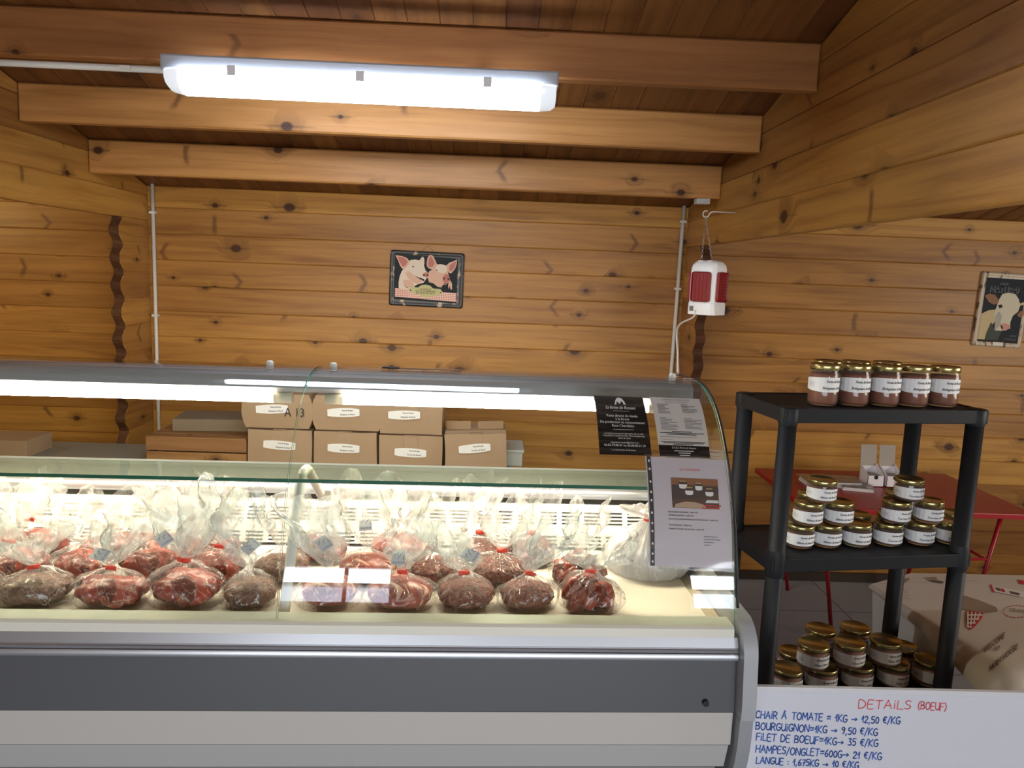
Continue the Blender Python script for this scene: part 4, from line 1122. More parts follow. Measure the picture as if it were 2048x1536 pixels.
# left pig
put_poly(bm, [(375, 1020), (370, 900), (390, 760), (430, 650), (500, 560), (560, 470), (600, 410), (700, 395), (800, 410), (880, 520), (910, 610), (985, 690), (985, 740), (940, 780), (900, 850), (880, 880), (760, 920), (700, 960), (690, 1010), (560, 1050)], L(5), 1)
put_poly(bm, [(560, 640), (640, 700), (740, 760), (870, 850), (760, 915), (660, 880), (560, 800), (500, 700)], L(6), 2)
put_poly(bm, [(290, 325), (420, 335), (520, 370), (580, 430), (560, 520), (500, 590), (440, 610), (390, 540), (350, 440)], L(6), 2)
put_poly(bm, [(330, 350), (420, 355), (500, 390), (545, 450), (500, 540), (440, 560), (390, 480)], L(7), 3)
put_poly(bm, [(780, 410), (820, 350), (850, 325), (880, 370), (885, 460), (875, 530), (830, 470)], L(6), 1)
put_poly(bm, [(860, 690), (920, 650), (980, 680), (985, 735), (940, 760), (880, 740)], L(7), 3)
put_poly(bm, ell(882, 718, 18, 22), L(8), 4); put_poly(bm, ell(955, 715, 14, 20), L(8), 4)
put_poly(bm, [(700, 740), (780, 770), (890, 800), (900, 850), (840, 825), (750, 775)], L(7), 4); put_poly(bm, ell(658, 548, 22, 14), L(7), 4)
put_poly(bm, [(450, 860), (520, 835), (600, 840), (660, 890), (700, 960), (640, 1000), (560, 990), (490, 940)], L(7), 2)
put_poly(bm, [(480, 930), (530, 985), (580, 1005), (560, 1012), (510, 985)], L(8), 4)
# plaque
put_poly(bm, [(580, 1010), (620, 985), (770, 985), (840, 930), (930, 915), (1020, 935), (1080, 990), (1230, 995), (1280, 1060), (1230, 1140), (1070, 1145), (1010, 1185), (930, 1195), (850, 1180), (790, 1135), (620, 1110), (580, 1060)], L(9), 6)
for x in (622, 1240): put_poly(bm, ell(x, 1052 if x < 1000 else 1070, 13, 15), L(10), 4)
for s, y, wd in (('ICI ON SE DIT', 1032, 230), ('DES COCHONNERIES', 1073, 400), ('DE PERE EN FILS !', 1115, 380)):
    put_text(bm, s, 928, -y, 44, lambda x, yy: L(10)(x, -yy), wd, bold=.02, m=7)
obj('picture', bm, [picmat('pic black', (32, 38, 40)), picmat('pig pale', (226, 208, 190)), picmat('pig skin', (216, 176, 152)), picmat('pig pink', (190, 120, 110)), picmat('pic dark', (52, 34, 32)),
    gingham(), picmat('plaque', (198, 192, 140)), picmat('plaque text', (80, 52, 40))], t)
bm = B(); tube(bm, [(-.033, .0, Hh), (0, .002, Hh+.030), (.033, .0, Hh)], .0012, 6); obj('hanging_wire', bm, M_CARDG, t)
# cow
t, W, Hh = sign('cow_sign', 1945, 2043, 545, 694, 'framed metal sign of a white cow on the right part of the plank wall', .03)
sign_frame(t, W, Hh, .022, frame_mat('worn pale frame', (.50, .40, .29), (.10, .07, .05), (40, 9, 12), .52))
zx = lambda x: ((x-440)/640-.5)*W
zy = lambda y: (1-(y-290)/990)*Hh
bm = B()
put_poly(bm, [(500, 365), (1030, 365), (1030, 1220), (500, 1220)], L(1), 0)
put_poly(bm, [(500, 1190), (1030, 1190), (1030, 1220), (500, 1220)], L(2), 4)
put_text(bm, 'NATURAL', 770, -560, 130, lambda x, y: L(2)(x, -y), 400, m=5, bold=.02)
put_text(bm, '100%', 740, -455, 50, lambda x, y: L(2)(x, -y), 120, True, m=5)
put_poly(bm, [(500, 850), (580, 800), (680, 780), (720, 900), (640, 1020), (610, 1190), (500, 1190)], L(3), 2)
put_poly(bm, [(600, 1100), (640, 950), (700, 1050), (800, 1060), (760, 1190), (590, 1190)], L(4), 6)
put_poly(bm, [(730, 570), (800, 550), (900, 560), (950, 620), (985, 700), (970, 790), (910, 850), (890, 940), (900, 1010), (850, 1050), (790, 1060), (700, 1060), (690, 960), (660, 860), (680, 740), (700, 640)], L(5), 1)
put_poly(bm, [(680, 860), (720, 800), (770, 860), (760, 1000), (700, 1060), (690, 960)], L(6), 7)
put_poly(bm, [(505, 610), (560, 575), (640, 590), (690, 650), (690, 700), (640, 720), (570, 690)], L(6), 3)
put_poly(bm, [(960, 830), (1000, 780), (1060, 760), (1070, 800), (1040, 850), (990, 865)], L(6), 3)
put_poly(bm, [(950, 690), (1000, 670), (1060, 645), (1040, 690), (970, 715)], L(4), 2); put_poly(bm, [(680, 600), (705, 560), (715, 620)], L(6), 4)
put_poly(bm, [(760, 975), (810, 955), (880, 970), (905, 1020), (850, 1040), (800, 1055)], L(7), 8); put_poly(bm, [(765, 980), (800, 1000), (805, 1045), (785, 1030)], L(8), 4)
put_poly(bm, [(695, 720), (740, 710), (760, 745), (720, 765)], L(7), 4)
put_text(bm, 'ALIMENT', 955, -1135, 40, lambda x, y: L(2)(x, -y), 100, m=5); put_text(bm, 'AUTHENTIQUE', 920, -1180, 36, lambda x, y: L(2)(x, -y), 160, m=5)
obj('picture', bm, [picmat('cow bg', (30, 36, 44)), picmat('cow white', (216, 206, 180)), picmat('cow cream', (206, 184, 140)), picmat('cow ear', (150, 108, 82)), picmat('cow dark', (48, 36, 30)), picmat('cow text', (120, 120, 122)),
    picmat('cow shade', (72, 78, 68)), picmat('cow grey', (178, 172, 158)), picmat('cow nose', (212, 150, 136))], t)
bm = B(); box(bm, -.028, .030, -.013, -.0085, .006, .026, .003); obj('label_plate', bm, mat('cream plate', (.6, .56, .46), .5), t)
bm = B(); tube(bm, [(-.02, .0, Hh), (0, .002, Hh+.012), (.02, .0, Hh)], .001, 6); obj('hanging_wire', bm, M_CARDG, t)

# ------------------------------------------------------------------ red table by the right wall and what lies on it
rt_ = thing('red_table', 'low red folding table against the right plank wall', 'table', (1.91, 3.57, 0))
bm = B(); box(bm, -.50, .52, -.345, .36, .615, .64, .004); obj('table_top', bm, M_TABLER, rt_)
for x, y in ((-.40, -.26), (.42, -.26), (-.40, .28), (.42, .28)):
    bm = B(); tube(bm, [(x, y, .614), (x+(.10 if x < 0 else -.10), y, 0.002)], .010, 8); obj('leg', bm, M_TABLER, rt_)
bm = B(); tube(bm, [(-.36, -.26, .37), (.38, -.26, .40)], .007, 8); tube(bm, [(-.365, -.26, .39), (-.365, .28, .39)], .007, 8); tube(bm, [(.385, -.26, .39), (.385, .28, .39)], .007, 8); obj('brace', bm, M_TABLER, rt_)
M_WBOX = mat('white card', (.74, .71, .74), .5); M_WBOXG = mat('grey card flap', (.34, .30, .25), .6)
for k, (x, lab) in enumerate(((1752, 'left one of two small white open card dispensers on the red table'), (1790, 'right one of two small white open card dispensers on the red table'))):
    q = atY(x, 950, 3.62); t = thing('card_dispenser', lab, 'box', (q.x, 3.66, .6405), 0, 'white card dispensers')
    bm = B(); wd = .040; dp = .045
    box(bm, -wd, wd, -dp, -dp+.002, 0, .055); box(bm, -wd, wd, dp-.002, dp, 0, .085)
    for s in (-1, 1):
        x0 = s*wd
        v = [(x0, -dp, 0), (x0, dp, 0), (x0, dp, .10), (x0, -dp, .055)]
        a = [bm.verts.new(p_) for p_ in v]; b_ = [bm.verts.new((p_[0]-s*.002, p_[1], p_[2])) for p_ in v]
        bm.faces.new(a); bm.faces.new(b_[::-1])
        for i in range(4): bm.faces.new((a[i], a[(i+1) % 4], b_[(i+1) % 4], b_[i]))
    box(bm, -wd, wd, -dp, dp, 0, .003); obj('body', bm, M_WBOX, t)
    bm = B(); box(bm, -wd, wd, -.001, .001, 0, .105, M=Matrix.Translation((0, dp, .085)) @ Matrix.Rotation(-.12, 4, 'X')); obj('raised_flap', bm, M_WBOXG, t)
    bm = B(); box(bm, -wd+.004, wd-.004, -dp+.004, dp-.004, .004, .050); obj('cards', bm, M_WBOXG, t)
    bm = B(); lathe(bm, [(0, 0), (.010, 0), (.010, .0008), (0, .0008)], 14); bmesh.ops.transform(bm, verts=bm.verts, matrix=Matrix.Translation((0, -dp-.0002, .047)) @ Matrix.Rotation(PI/2, 4, 'X')); obj('thumb_notch', bm, M_DARK, t)
mg = [(1665, 949, 3.62, .13, .05, .016, -.02, 'pile of brochures in clear wrap on the red table, left of the white dispensers'), (1718, 955, 3.55, .07, .04, .010, -.25, 'small wrapped leaflet bundle leaning on the brochures on the red table')]
for k, (x, y, Y, hw, hd, hh, rz, lab) in enumerate(mg):
    q = atY(x, y, Y); t = thing('brochure_pile', lab, 'brochures', (q.x, Y+.02, .6405), rz)
    bm = B()
    for j in range(5): box(bm, -hw+.002*j, hw-.003*(j % 2), -hd*1.3+.001*j, hd*1.3, j*hh/5*1.6, (j+.9)*hh/5*1.6)
    obj('leaflets', bm, [mat('leaflet white', (.66, .62, .62), .5)], t)
    bm = B(); box(bm, -hw*1.05, hw*1.05, -hd*1.35, hd*1.35, hh*1.62, hh*1.62+.001); obj('cover', bm, mat('leaflet cover', (.17, .15, .14), .3), t)
    bm = B(); nx = 12
    gv = [[bm.verts.new((-hw*1.15+2.3*hw*i/nx, -hd*1.3+2.7*hd*j/6, hh*1.7+.012*abs(noise.noise((i*.7, j*.9, k*5+1))))) for i in range(nx+1)] for j in range(7)]
    for j in range(6):
        for i in range(nx): bm.faces.new((gv[j][i], gv[j][i+1], gv[j+1][i+1], gv[j+1][i]))
    obj('wrap', bm, M_SLEEVE, t)
q = atY(1812, 950, 3.66)
bm = B(); box(bm, -.022, .022, -.03, .03, 0, .018, .001); box(bm, -.012, .020, -.02, .03, .018, .03, .001)
o = obj('card_stack', bm, M_WBOX); o.location = (q.x+.012, 3.68, .6405); tag(o, 'small stack of white cards right of the dispensers on the red table', 'cards')

# ------------------------------------------------------------------ plastic rack and its jars
RO = Vector((.846, 2.150, 0)); RA = math.radians(8.5); RW, RD = .665, .315
rc_, rs_ = math.cos(RA), math.sin(RA)
def rk(x, y, z=0): return Vector((RO.x+rc_*x-rs_*y, RO.y+rs_*x+rc_*y, z))
rack = thing('shelf_rack', 'charcoal plastic three-tier shelf rack holding jars, right of the counter', 'shelf', rk(RW/2, RD/2), RA)
SH = (.315, .80, 1.25)
for zt in SH:
    bm = B(); x0, x1, y0, y1 = -RW/2, RW/2, -RD/2, RD/2
    for a in ((x0, x1, y0, y0+.014), (x0, x1, y1-.014, y1)): box(bm, *a, zt-.042, zt, .003)
    for a in ((x0, x0+.014, y0+.0145, y1-.0145), (x1-.014, x1, y0+.0145, y1-.0145)): box(bm, *a, zt-.042, zt, .003)
    box(bm, x0+.0145, x1-.0145, y0+.0145, y1-.0145, zt-.012, zt-.002)
    for k in range(9): xx = x0+.05+k*(RW-.1)/8; box(bm, xx-.003, xx+.003, y0+.0145, y1-.0145, zt-.03, zt-.0125)
    obj('shelf', bm, M_RACK, rack)
    for sx in (-1, 1):
        for sy in (-1, 1):
            bm = B(); lathe(bm, [(.0262, zt-.05), (.029, zt-.042), (.029, zt-.002), (.027, zt+.001), (0, zt+.001)] if zt > 1.2 else [(.0265, zt-.060), (.029, zt-.05), (.029, zt+.01), (.0265, zt+.022)], 18, 0, sx*(RW/2-.024), sy*(RD/2-.024))
            obj('corner_socket', bm, M_RACK, rack)
for sx in (-1, 1):
    for sy in (-1, 1):
        bm = B(); lathe(bm, [(0, 0), (.0265, 0), (.027, .02), (.0265, .1), (.0255, 1.2), (0, 1.2)], 18, 0, sx*(RW/2-.024), sy*(RD/2-.024)); obj('leg', bm, M_RACK, rack)
bm = B()
for k in range(3): box(bm, -RW/2-.0006, -RW/2, -.03+k*.012, -.026+k*.012, .29, .30)
obj('moulded_mark', bm, M_INKG, rack)

CONT = {'bolo': mat('bolognese sauce', (.22, .065, .035), .45), 'rill': mat('rillettes', (.22, .10, .055), .5), 'terr': mat('terrine', (.20, .085, .05), .5), 'tete': mat('head cheese', (.42, .20, .14), .45)}
def make_jar(kind, R, Hj, line2, lh, lz, lw):
    t = thing('jar', '', 'jar', (0, 0, 0))
    lid = .016 if Hj > .1 else .014
    neck = R*.93 if Hj > .1 else R*.97
    b0 = Hj-lid
    bm = B(); lathe(bm, [(0, .0), (R*.86, 0), (R*.97, .004), (R, .012), (R, b0-.014), (neck, b0-.003), (neck, b0)], 28); obj('glass', bm, M_JARG, t)
    bm = B(); r2 = R-.0025; lathe(bm, [(0, .004), (r2*.9, .004), (r2, .013), (r2, b0-.018), (r2*.95, b0-.011), (0, b0-.010)], 26); obj('contents', bm, CONT[kind], t)
    bm = B(); RL = R*.985; lathe(bm, [(RL*.96, b0-.001), (RL, b0), (RL, Hj-.003), (RL*.975, Hj), (RL*.92, Hj), (RL*.90, Hj-.0015), (0, Hj-.0015)], 32); obj('lid', bm, M_GOLD, t)
    fn = lambda x, y, l=0: Vector(((R+.0006+l)*math.sin(x/R), -(R+.0006+l)*math.cos(x/R), lz+y))
    bm = B(); wrap_label(bm, fn, lw, lh, '', ''); lb = obj('label', bm, M_PAPER, t)
    bm = B(); label_text(bm, fn, lw*1.05, lh, 'Ferme de Rossans', line2); obj('lettering', bm, M_INK, lb)
    bm = B()
    for k in range(5): put_bar(bm, -lw*.40+k*.004, -lw*.40+k*.004+.0018, -lh*.18+.1*lh*(k % 2), lh*.16, lambda x, y: fn(x, y, .0004))
    obj('emblem', bm, mat('pale emblem', (.55, .55, .58), .6), lb)
    return t
_first = {}
SPEC = {'bolo': (.0435, .122, 'Bolognaise de Boeuf', .044, .064, .155), 'rill': (.044, .070, 'Rillettes de Boeuf Tomates', .036, .029, .16), 'terr': (.044, .070, 'Terrine de Boeuf', .036, .029, .16), 'tete': (.049, .078, 'Tête Persillée', .038, .034, .17)}
def jar(kind, x, y, z, lab, group, rz=0):
    loc = rk(x, y, z); ro = RA+rz-.25
    if kind not in _first:
        _first[kind] = make_jar(kind, *SPEC[kind]); t = _first[kind]; t.location = loc; t.rotation_euler = (0, 0, ro); t['label'] = lab; t['group'] = group
    else: dup(_first[kind], loc, ro, lab, group)
def rx(px, py, y):                                     # rack x of a picture point on the vertical plane at rack depth y
    d = ray(px, py); nx, ny = -rs_, rc_
    k = (nx*RO.x+ny*RO.y+y)/(nx*d.x+ny*d.y)
    P = EYEV+d*k; return rc_*(P.x-RO.x)+rs_*(P.y-RO.y)
ORD = ['leftmost', 'second from left', 'middle', 'second from right', 'rightmost']
g = 'tall bolognese jars on the top shelf'
for k, px in enumerate((1645, 1707, 1768, 1826, 1885)):
    jar('bolo', rx(px, 790, .085), .085, SH[2]+.0005, 'tall brown sauce jar on the top shelf, %s of the front row' % ORD[k], g, rnd.uniform(-.1, .15))
for k, px in enumerate((1652, 1708, 1770)):
    jar('bolo', rx(px, 770, .19), .19, SH[2]+.0005, 'tall sauce jar in the top-shelf back row, behind the %s front jar' % ORD[k], g)
g = 'small gold-lidded jars on the middle shelf'
JM = SH[1]+.0005
for kind, pxs, nm, p2, p1 in (('rill', (1597, 1651, 1710), 'rillettes', (1615, 1676), 1643), ('terr', (1773, 1836, 1896), 'beef terrine', (1790, 1855), 1817)):
    s_ = 'left' if kind == 'rill' else 'right'
    for k, px in enumerate(pxs): jar(kind, rx(px, 1090, .112), .112, JM, '%s jar in the %s pyramid, bottom front row, %s' % (nm, s_, ('left end', 'middle', 'right end')[k]), g, rnd.uniform(-.12, .2))
    for k, px in enumerate(p2): jar(kind, rx(px, 1035, .115), .115, JM+.0705, '%s jar in the second tier of the %s pyramid, %s one' % (nm, s_, ('left', 'right')[k]), g, rnd.uniform(-.1, .2))
    jar(kind, rx(p1, 985, .118), .118, JM+.141, '%s jar alone on top of the %s jar pyramid' % (nm, s_), g, .05)
    for k in range(3): jar(kind, rx(pxs[k]+(0 if k else 6), 1060, .205), .205, JM, '%s jar behind the bottom front row of the %s pyramid, %s' % (nm, s_, ('left end', 'middle', 'right end')[k]), g)
    jar(kind, rx(p2[0]+6, 1010, .208), .208, JM+.0705, '%s jar behind the second tier of the %s pyramid' % (nm, s_), g)
g = 'wide gold-lidded jars on the bottom shelf'
JB = SH[0]+.0005; HJ = .0785
for k, px in enumerate((1571, 1640, 1711, 1782, 1853)):
    jar('tete', rx(px, 1375, .115), .115, JB, 'wide terrine jar in the bottom-shelf front row above the whiteboard edge, %s' % ORD[k], g, rnd.uniform(-.05, .15))
for k, px in enumerate((1625, 1697, 1768)):
    jar('tete', rx(px, 1315, .115), .115, JB+HJ, 'wide terrine jar stacked on the bottom-shelf front row, %s one' % ('left', 'middle', 'right')[k], g, .12)
for k, px in enumerate((1583, 1655, 1727, 1799)):
    jar('tete', rx(px, 1350, .215), .215, JB, 'wide jar in the back row of the bottom shelf, %s' % ('at the left by the leg', 'second from the leg', 'third from the leg', 'at the right end')[k], g)
for k, px in enumerate((1640, 1709)):
    jar('tete', rx(px, 1270, .213), .213, JB+HJ, 'wide gold-lidded jar stacked at the back of the bottom shelf, %s one' % ('left', 'right')[k], g)

# ------------------------------------------------------------------ whiteboard with marker writing
WY, WT = 1.76, .12
wp = atY(1490, 1370, WY); wz = wp.z
wx0, wx1 = .60, 1.60
wb = thing('whiteboard', 'whiteboard price list in blue and red marker standing in front of the rack', 'whiteboard', ((wx0+wx1)/2, WY-wz*math.tan(WT), 0))
wb.rotation_euler = (-WT, 0, 0)
Lw = wz/math.cos(WT); hw = (wx1-wx0)/2
bm = B(); box(bm, -hw+.012, hw-.012, -.004, .004, .012, Lw-.012); obj('board', bm, M_BOARD, wb)
bm = B()
for a in ((-hw, hw, Lw-.014, Lw), (-hw, hw, 0, .014)): box(bm, a[0], a[1], -.008, .008, a[2], a[3], .002)
for a in ((-hw, -hw+.014), (hw-.014, hw)): box(bm, a[0], a[1], -.008, .008, .0145, Lw-.0145, .002)
obj('frame', bm, mat('white aluminium', (.72, .73, .77), .3), wb)
GL = {
 'A': (.7, [[(0, 0), (.33, 1), (.7, 0)], [(.1, .36), (.6, .38)]]), 'B': (.6, [[(.02, 0), (0, 1)], [(0, 1), (.42, .96), (.48, .76), (.36, .58), (.02, .52)], [(.02, .52), (.46, .47), (.56, .24), (.42, .04), (.0, .02)]]),
 'C': (.6, [[(.6, .86), (.42, 1), (.16, .9), (.01, .5), (.13, .1), (.38, 0), (.6, .14)]]), 'D': (.65, [[(.02, 0), (0, 1), (.38, .92), (.62, .52), (.42, .1), (.02, 0)]]),
 'E': (.52, [[(.5, 1), (.02, .98), (0, .02), (.52, 0)], [(.02, .52), (.42, .54)]]), 'F': (.5, [[(.52, 1.02), (.02, .98), (0, -.05)], [(.02, .54), (.42, .56)]]),
 'G': (.62, [[(.56, .88), (.34, 1), (.08, .8), (0, .4), (.16, .04), (.46, .02), (.6, .22), (.6, .42), (.34, .42)]]), 'H': (.62, [[(0, 0), (.03, 1)], [(.6, 0), (.62, 1)], [(.02, .5), (.6, .52)]]),
 'i': (.16, [[(.06, 0), (.08, .66)], [(.09, .9), (.10, .96)]]), 'I': (.16, [[(.06, 0), (.08, 1)]]), 'J': (.5, [[(.1, 1), (.5, 1)], [(.34, 1), (.32, .15), (.15, 0), (0, .15)]]),
 'K': (.6, [[(0, 0), (.02, 1)], [(.56, 1), (.04, .45), (.6, 0)]]), 'L': (.5, [[(.02, 1), (0, .02), (.5, 0)]]), 'M': (.8, [[(0, 0), (.06, 1), (.38, .35), (.70, 1), (.78, 0)]]),
 'N': (.65, [[(0, 0), (.03, 1), (.58, .02), (.63, 1)]]), 'O': (.68, [[(.34, 1), (.08, .8), (0, .42), (.18, .04), (.44, .02), (.66, .36), (.6, .82), (.34, 1)]]), 'P': (.55, [[(.02, -.05), (0, 1), (.42, .96), (.52, .74), (.38, .54), (.02, .48)]]),
 'R': (.6, [[(.02, 0), (0, 1), (.44, .94), (.5, .72), (.34, .52), (.02, .46)], [(.22, .48), (.6, 0)]]), 'S': (.5, [[(.5, .88), (.3, 1), (.06, .86), (.12, .6), (.42, .44), (.5, .2), (.28, 0), (.0, .1)]]),
 'T': (.62, [[(0, .98), (.62, 1)], [(.32, .98), (.3, 0)]]), 'U': (.62, [[(0, 1), (.02, .3), (.2, .02), (.44, .06), (.6, .4), (.6, 1)], [(.6, .4), (.63, 0)]]),
 '0': (.5, [[(.25, .9), (.04, .66), (.06, .2), (.26, .02), (.46, .22), (.46, .68), (.25, .9)]]), '1': (.32, [[(0, .45), (.26, .95), (.24, 0)]]), '2': (.5, [[(.03, .72), (.2, .94), (.42, .84), (.4, .56), (0, .02), (.5, .04)]]),
 '3': (.48, [[(.04, .94), (.42, .92), (.2, .56), (.46, .34), (.36, .04), (.0, .06)]]), '5': (.5, [[(.48, .96), (.1, .94), (.06, .55), (.36, .56), (.48, .28), (.32, .02), (0, .06)]]), '6': (.48, [[(.4, .96), (.1, .6), (.02, .22), (.2, 0), (.44, .16), (.38, .42), (.06, .36)]]),
 '7': (.5, [[(.02, .92), (.48, .94), (.2, 0)], [(.14, .5), (.44, .52)]]), '9': (.48, [[(.44, .72), (.24, .94), (.04, .74), (.16, .52), (.42, .6), (.44, .78), (.4, .3), (.22, 0)]]),
 ',': (.2, [[(.1, .06), (.02, -.2)]]), ':': (.2, [[(.09, .12), (.1, .17)], [(.09, .52), (.1, .57)]]), '/': (.42, [[(0, -.15), (.40, 1.05)]]), '(': (.25, [[(.24, 1.05), (.04, .7), (.03, .3), (.22, -.1)]]), ')': (.25, [[(.0, 1.05), (.2, .7), (.22, .3), (.02, -.1)]]),
 '~': (.55, [[(0, .62), (.16, .76), (.34, .62), (.52, .76)], [(.0, .34), (.52, .38)]]), '>': (.85, [[(0, .36), (.8, .38)], [(.58, .58), (.82, .38), (.56, .2)]]), 'e': (.5, [[(.5, .9), (.3, 1), (.1, .82), (.04, .5), (.16, .2), (.44, .12)], [(-.04, .64), (.36, .66)], [(-.04, .46), (.32, .47)]]),
 '`': (.0, [[(-.52, 1.26), (-.38, 1.12)]]), ' ': (.38, [])}
def stroke(bm, pts, r, fn):
    for i, (a, b_) in enumerate(zip(pts, pts[1:])):
        d = Vector((b_[0]-a[0], b_[1]-a[1]))
        if d.length < 1e-7: continue
        d.normalize(); nn = Vector((-d.y, d.x))*r; e = d*r*.7
        A, Bq = Vector(a)-e, Vector(b_)+e
        bm.faces.new([bm.verts.new(fn(*q)) for q in (A+nn, A-nn, Bq-nn, Bq+nn)][::-1])
def write(bm, s, x, y, h, slope, fn, r, wid):
    tot = sum(GL[c][0]+.17 for c in s); k = wid/tot; cx = 0
    for c in s:
        wd, st = GL[c]; jy = rnd.uniform(-.05, .05)
        for pl in st:
            pp = [Vector((p_[0], p_[1])) for p_ in pl]
            if len(pp) > 3: pp = [q for q in catmull([tuple(q) for q in pp], 3)]
            stroke(bm, [(x+(cx+q[0]+.06*q[1])*k, y+(q[1]+jy)*h+slope*(cx+q[0])*k) for q in pp], r, fn)
        cx += wd+.17
def wb_pt(px, py):                                      # picture point -> board coordinates
    d = ray(px, py); o0 = wb.location; nn = Vector((0, -math.cos(WT), math.sin(WT))); 
    k = (o0-EYEV).dot(nn)/d.dot(nn); P = EYEV+d*k-o0
    return P.x, P.y*math.sin(WT)+P.z*math.cos(WT)
wfn = lambda x, y: Vector((x, -.0046, y))
def wline(s, x0, y0, x1, y1, hpx, m_, r=.0012, nm='writing'):
    a, b_ = wb_pt(x0, y0), wb_pt(x1, y1); hh = (wb_pt(x0, y0-hpx)[1]-a[1])
    bm = B(); write(bm, s, a[0], a[1], hh, (b_[1]-a[1])/(b_[0]-a[0]), wfn, r, b_[0]-a[0]); obj(nm, bm, m_, wb, label=('red' if m_ is M_MRED else 'blue')+' handwritten line')
wline('DETAiLS', 1715, 1415, 1822, 1417, 17, M_MRED); wline('(BOEUF)', 1834, 1417, 1892, 1420, 15, M_MRED)
wline('CHAiR A` TOMATE ~ 1KG > 12,50 e/KG', 1510, 1434, 1800, 1447, 14, M_MBLUE, .0014)
wline('BOURGUiGNON~1KG > 9,50 e/KG', 1510, 1457, 1755, 1470, 14, M_MBLUE, .0014)
wline('FiLET DE BOEUF~1KG> 35 e/KG', 1511, 1479, 1756, 1492, 14, M_MBLUE, .0014)
wline('HAMPES/ONGLET~600G> 21 e/KG', 1510, 1503, 1763, 1518, 14, M_MBLUE, .0014)
wline('LANGUE : 1,675KG > 10 e/KG', 1511, 1525, 1717, 1535, 13, M_MBLUE, .0014)
wline('JOUE : 1,5KG > 10 e/KG', 1511, 1549, 1700, 1560, 14, M_MBLUE, .0014)

# ------------------------------------------------------------------ low table under a printed oilcloth, lower right
ZC = .47
A_ = atZ(1743, 1168, ZC); B_ = atZ(1822, 1146, ZC); Cc = atZ(2180, 1153, ZC); G_ = atZ(2028, 1340, ZC)
ot = thing('oilcloth_table', 'low table under a beige farmhouse-print oilcloth at the lower right', 'table', ((A_.x+Cc.x)/2, A_.y-.2, 0)); o0 = Vector(ot.location)
M_OIL = mat('beige oilcloth', (.56, .51, .44), .45); M_OILB = mat('plain oilcloth back', (.66, .64, .58), .6)
eL = (G_-A_); nL = Vector((eL.y, -eL.x, 0)).normalized()          # outward from the left edge
if nL.x > 0: nL = -nL
def cloth_pt(s, t_):                                    # s < 0 rolls over the left edge, t_ runs from the back corner to the front hem
    tt = min(t_, 1.0)
    base = A_.lerp(G_, tt); far = B_.lerp(Cc, 1)+eL*tt
    p_ = base.lerp(far, max(s, 0))
    if t_ > 1:
        k = t_-1; p_ = p_+eL.normalized()*.05*math.sin(min(1, k/.15)*PI/2)+Vector((0, 0, -.05*(1-math.cos(min(1, k/.15)*PI/2))-max(0, k-.15)*.5))
    if s < 0:
        r_ = .012+.075*tt**1.5; a_ = -s*PI/2*1.05
        p_ = p_+nL*r_*math.sin(a_)+Vector((0, 0, -r_*(1-math.cos(a_))))
    p_ = p_.copy(); p_.z += .003*noise.noise(Vector((s*6, t_*5, 1)))
    return p_
ns, nt = 20, 24
S_ = [-1, -.75, -.5, -.25]+[i/ns for i in range(ns+1)]
bm = B()
gv = [[bm.verts.new(cloth_pt(q, j/nt*1.5)) for q in S_] for j in range(nt+1)]
for j in range(nt):
    for i in range(len(S_)-1): f = bm.faces.new((gv[j][i], gv[j+1][i], gv[j+1][i+1], gv[j][i+1])); f.smooth = True
bm.faces.new([bm.verts.new(q) for q in (A_, Cc, Cc.lerp(B_, .5), B_)])
obj('oilcloth', bm, M_OIL, ot, o0)
bm = B()                                                # plain hanging side at the left
def side_pt(px, py):
    d = ray(px, py); k = (A_-EYEV).dot(nL)/d.dot(nL); return EYEV+d*k
lo = [side_pt(1743, 1335), side_pt(1830, 1322), side_pt(1920, 1322), side_pt(1992, 1330)]
hi = [A_.lerp(G_, t_)-Vector((0, 0, .002)) for t_ in (0, .36, .70, .97)]
a = [bm.verts.new(p_-nL*.004) for p_ in hi]; b_ = [bm.verts.new(p_-nL*.004) for p_ in lo]
for i in range(3): bm.faces.new((a[i], b_[i], b_[i+1], a[i+1]))
obj('side_drop', bm, M_OILB, ot, o0, label='plain pale side drop of the oilcloth')
E_ = G_
bm = B(); tp_ = [A_-nL*.03+eL*.05, A_+eL*.95-nL*.03, Cc+eL*.95, Cc+eL*.05]
lo = [bm.verts.new((p_.x, p_.y, ZC-.03)) for p_ in tp_]; hi = [bm.verts.new((p_.x, p_.y, ZC-.008)) for p_ in tp_]
bm.faces.new(lo); bm.faces.new(hi)
for i in range(4): bm.faces.new((lo[i], lo[(i+1) % 4], hi[(i+1) % 4], hi[i]))
bmesh.ops.recalc_face_normals(bm, faces=bm.faces); obj('table_top', bm, M_PANEL, ot, o0)
for f1, f2 in ((.12, .1), (.12, .9), (.88, .1), (.88, .9)):
    p_ = tp_[0].lerp(tp_[3], f1).lerp(tp_[1].lerp(tp_[2], f1), f2)
    bm = B(); box(bm, p_.x-.02, p_.x+.02, p_.y-.02, p_.y+.02, 0, ZC-.0305); obj('leg', bm, M_ALU, ot, o0)
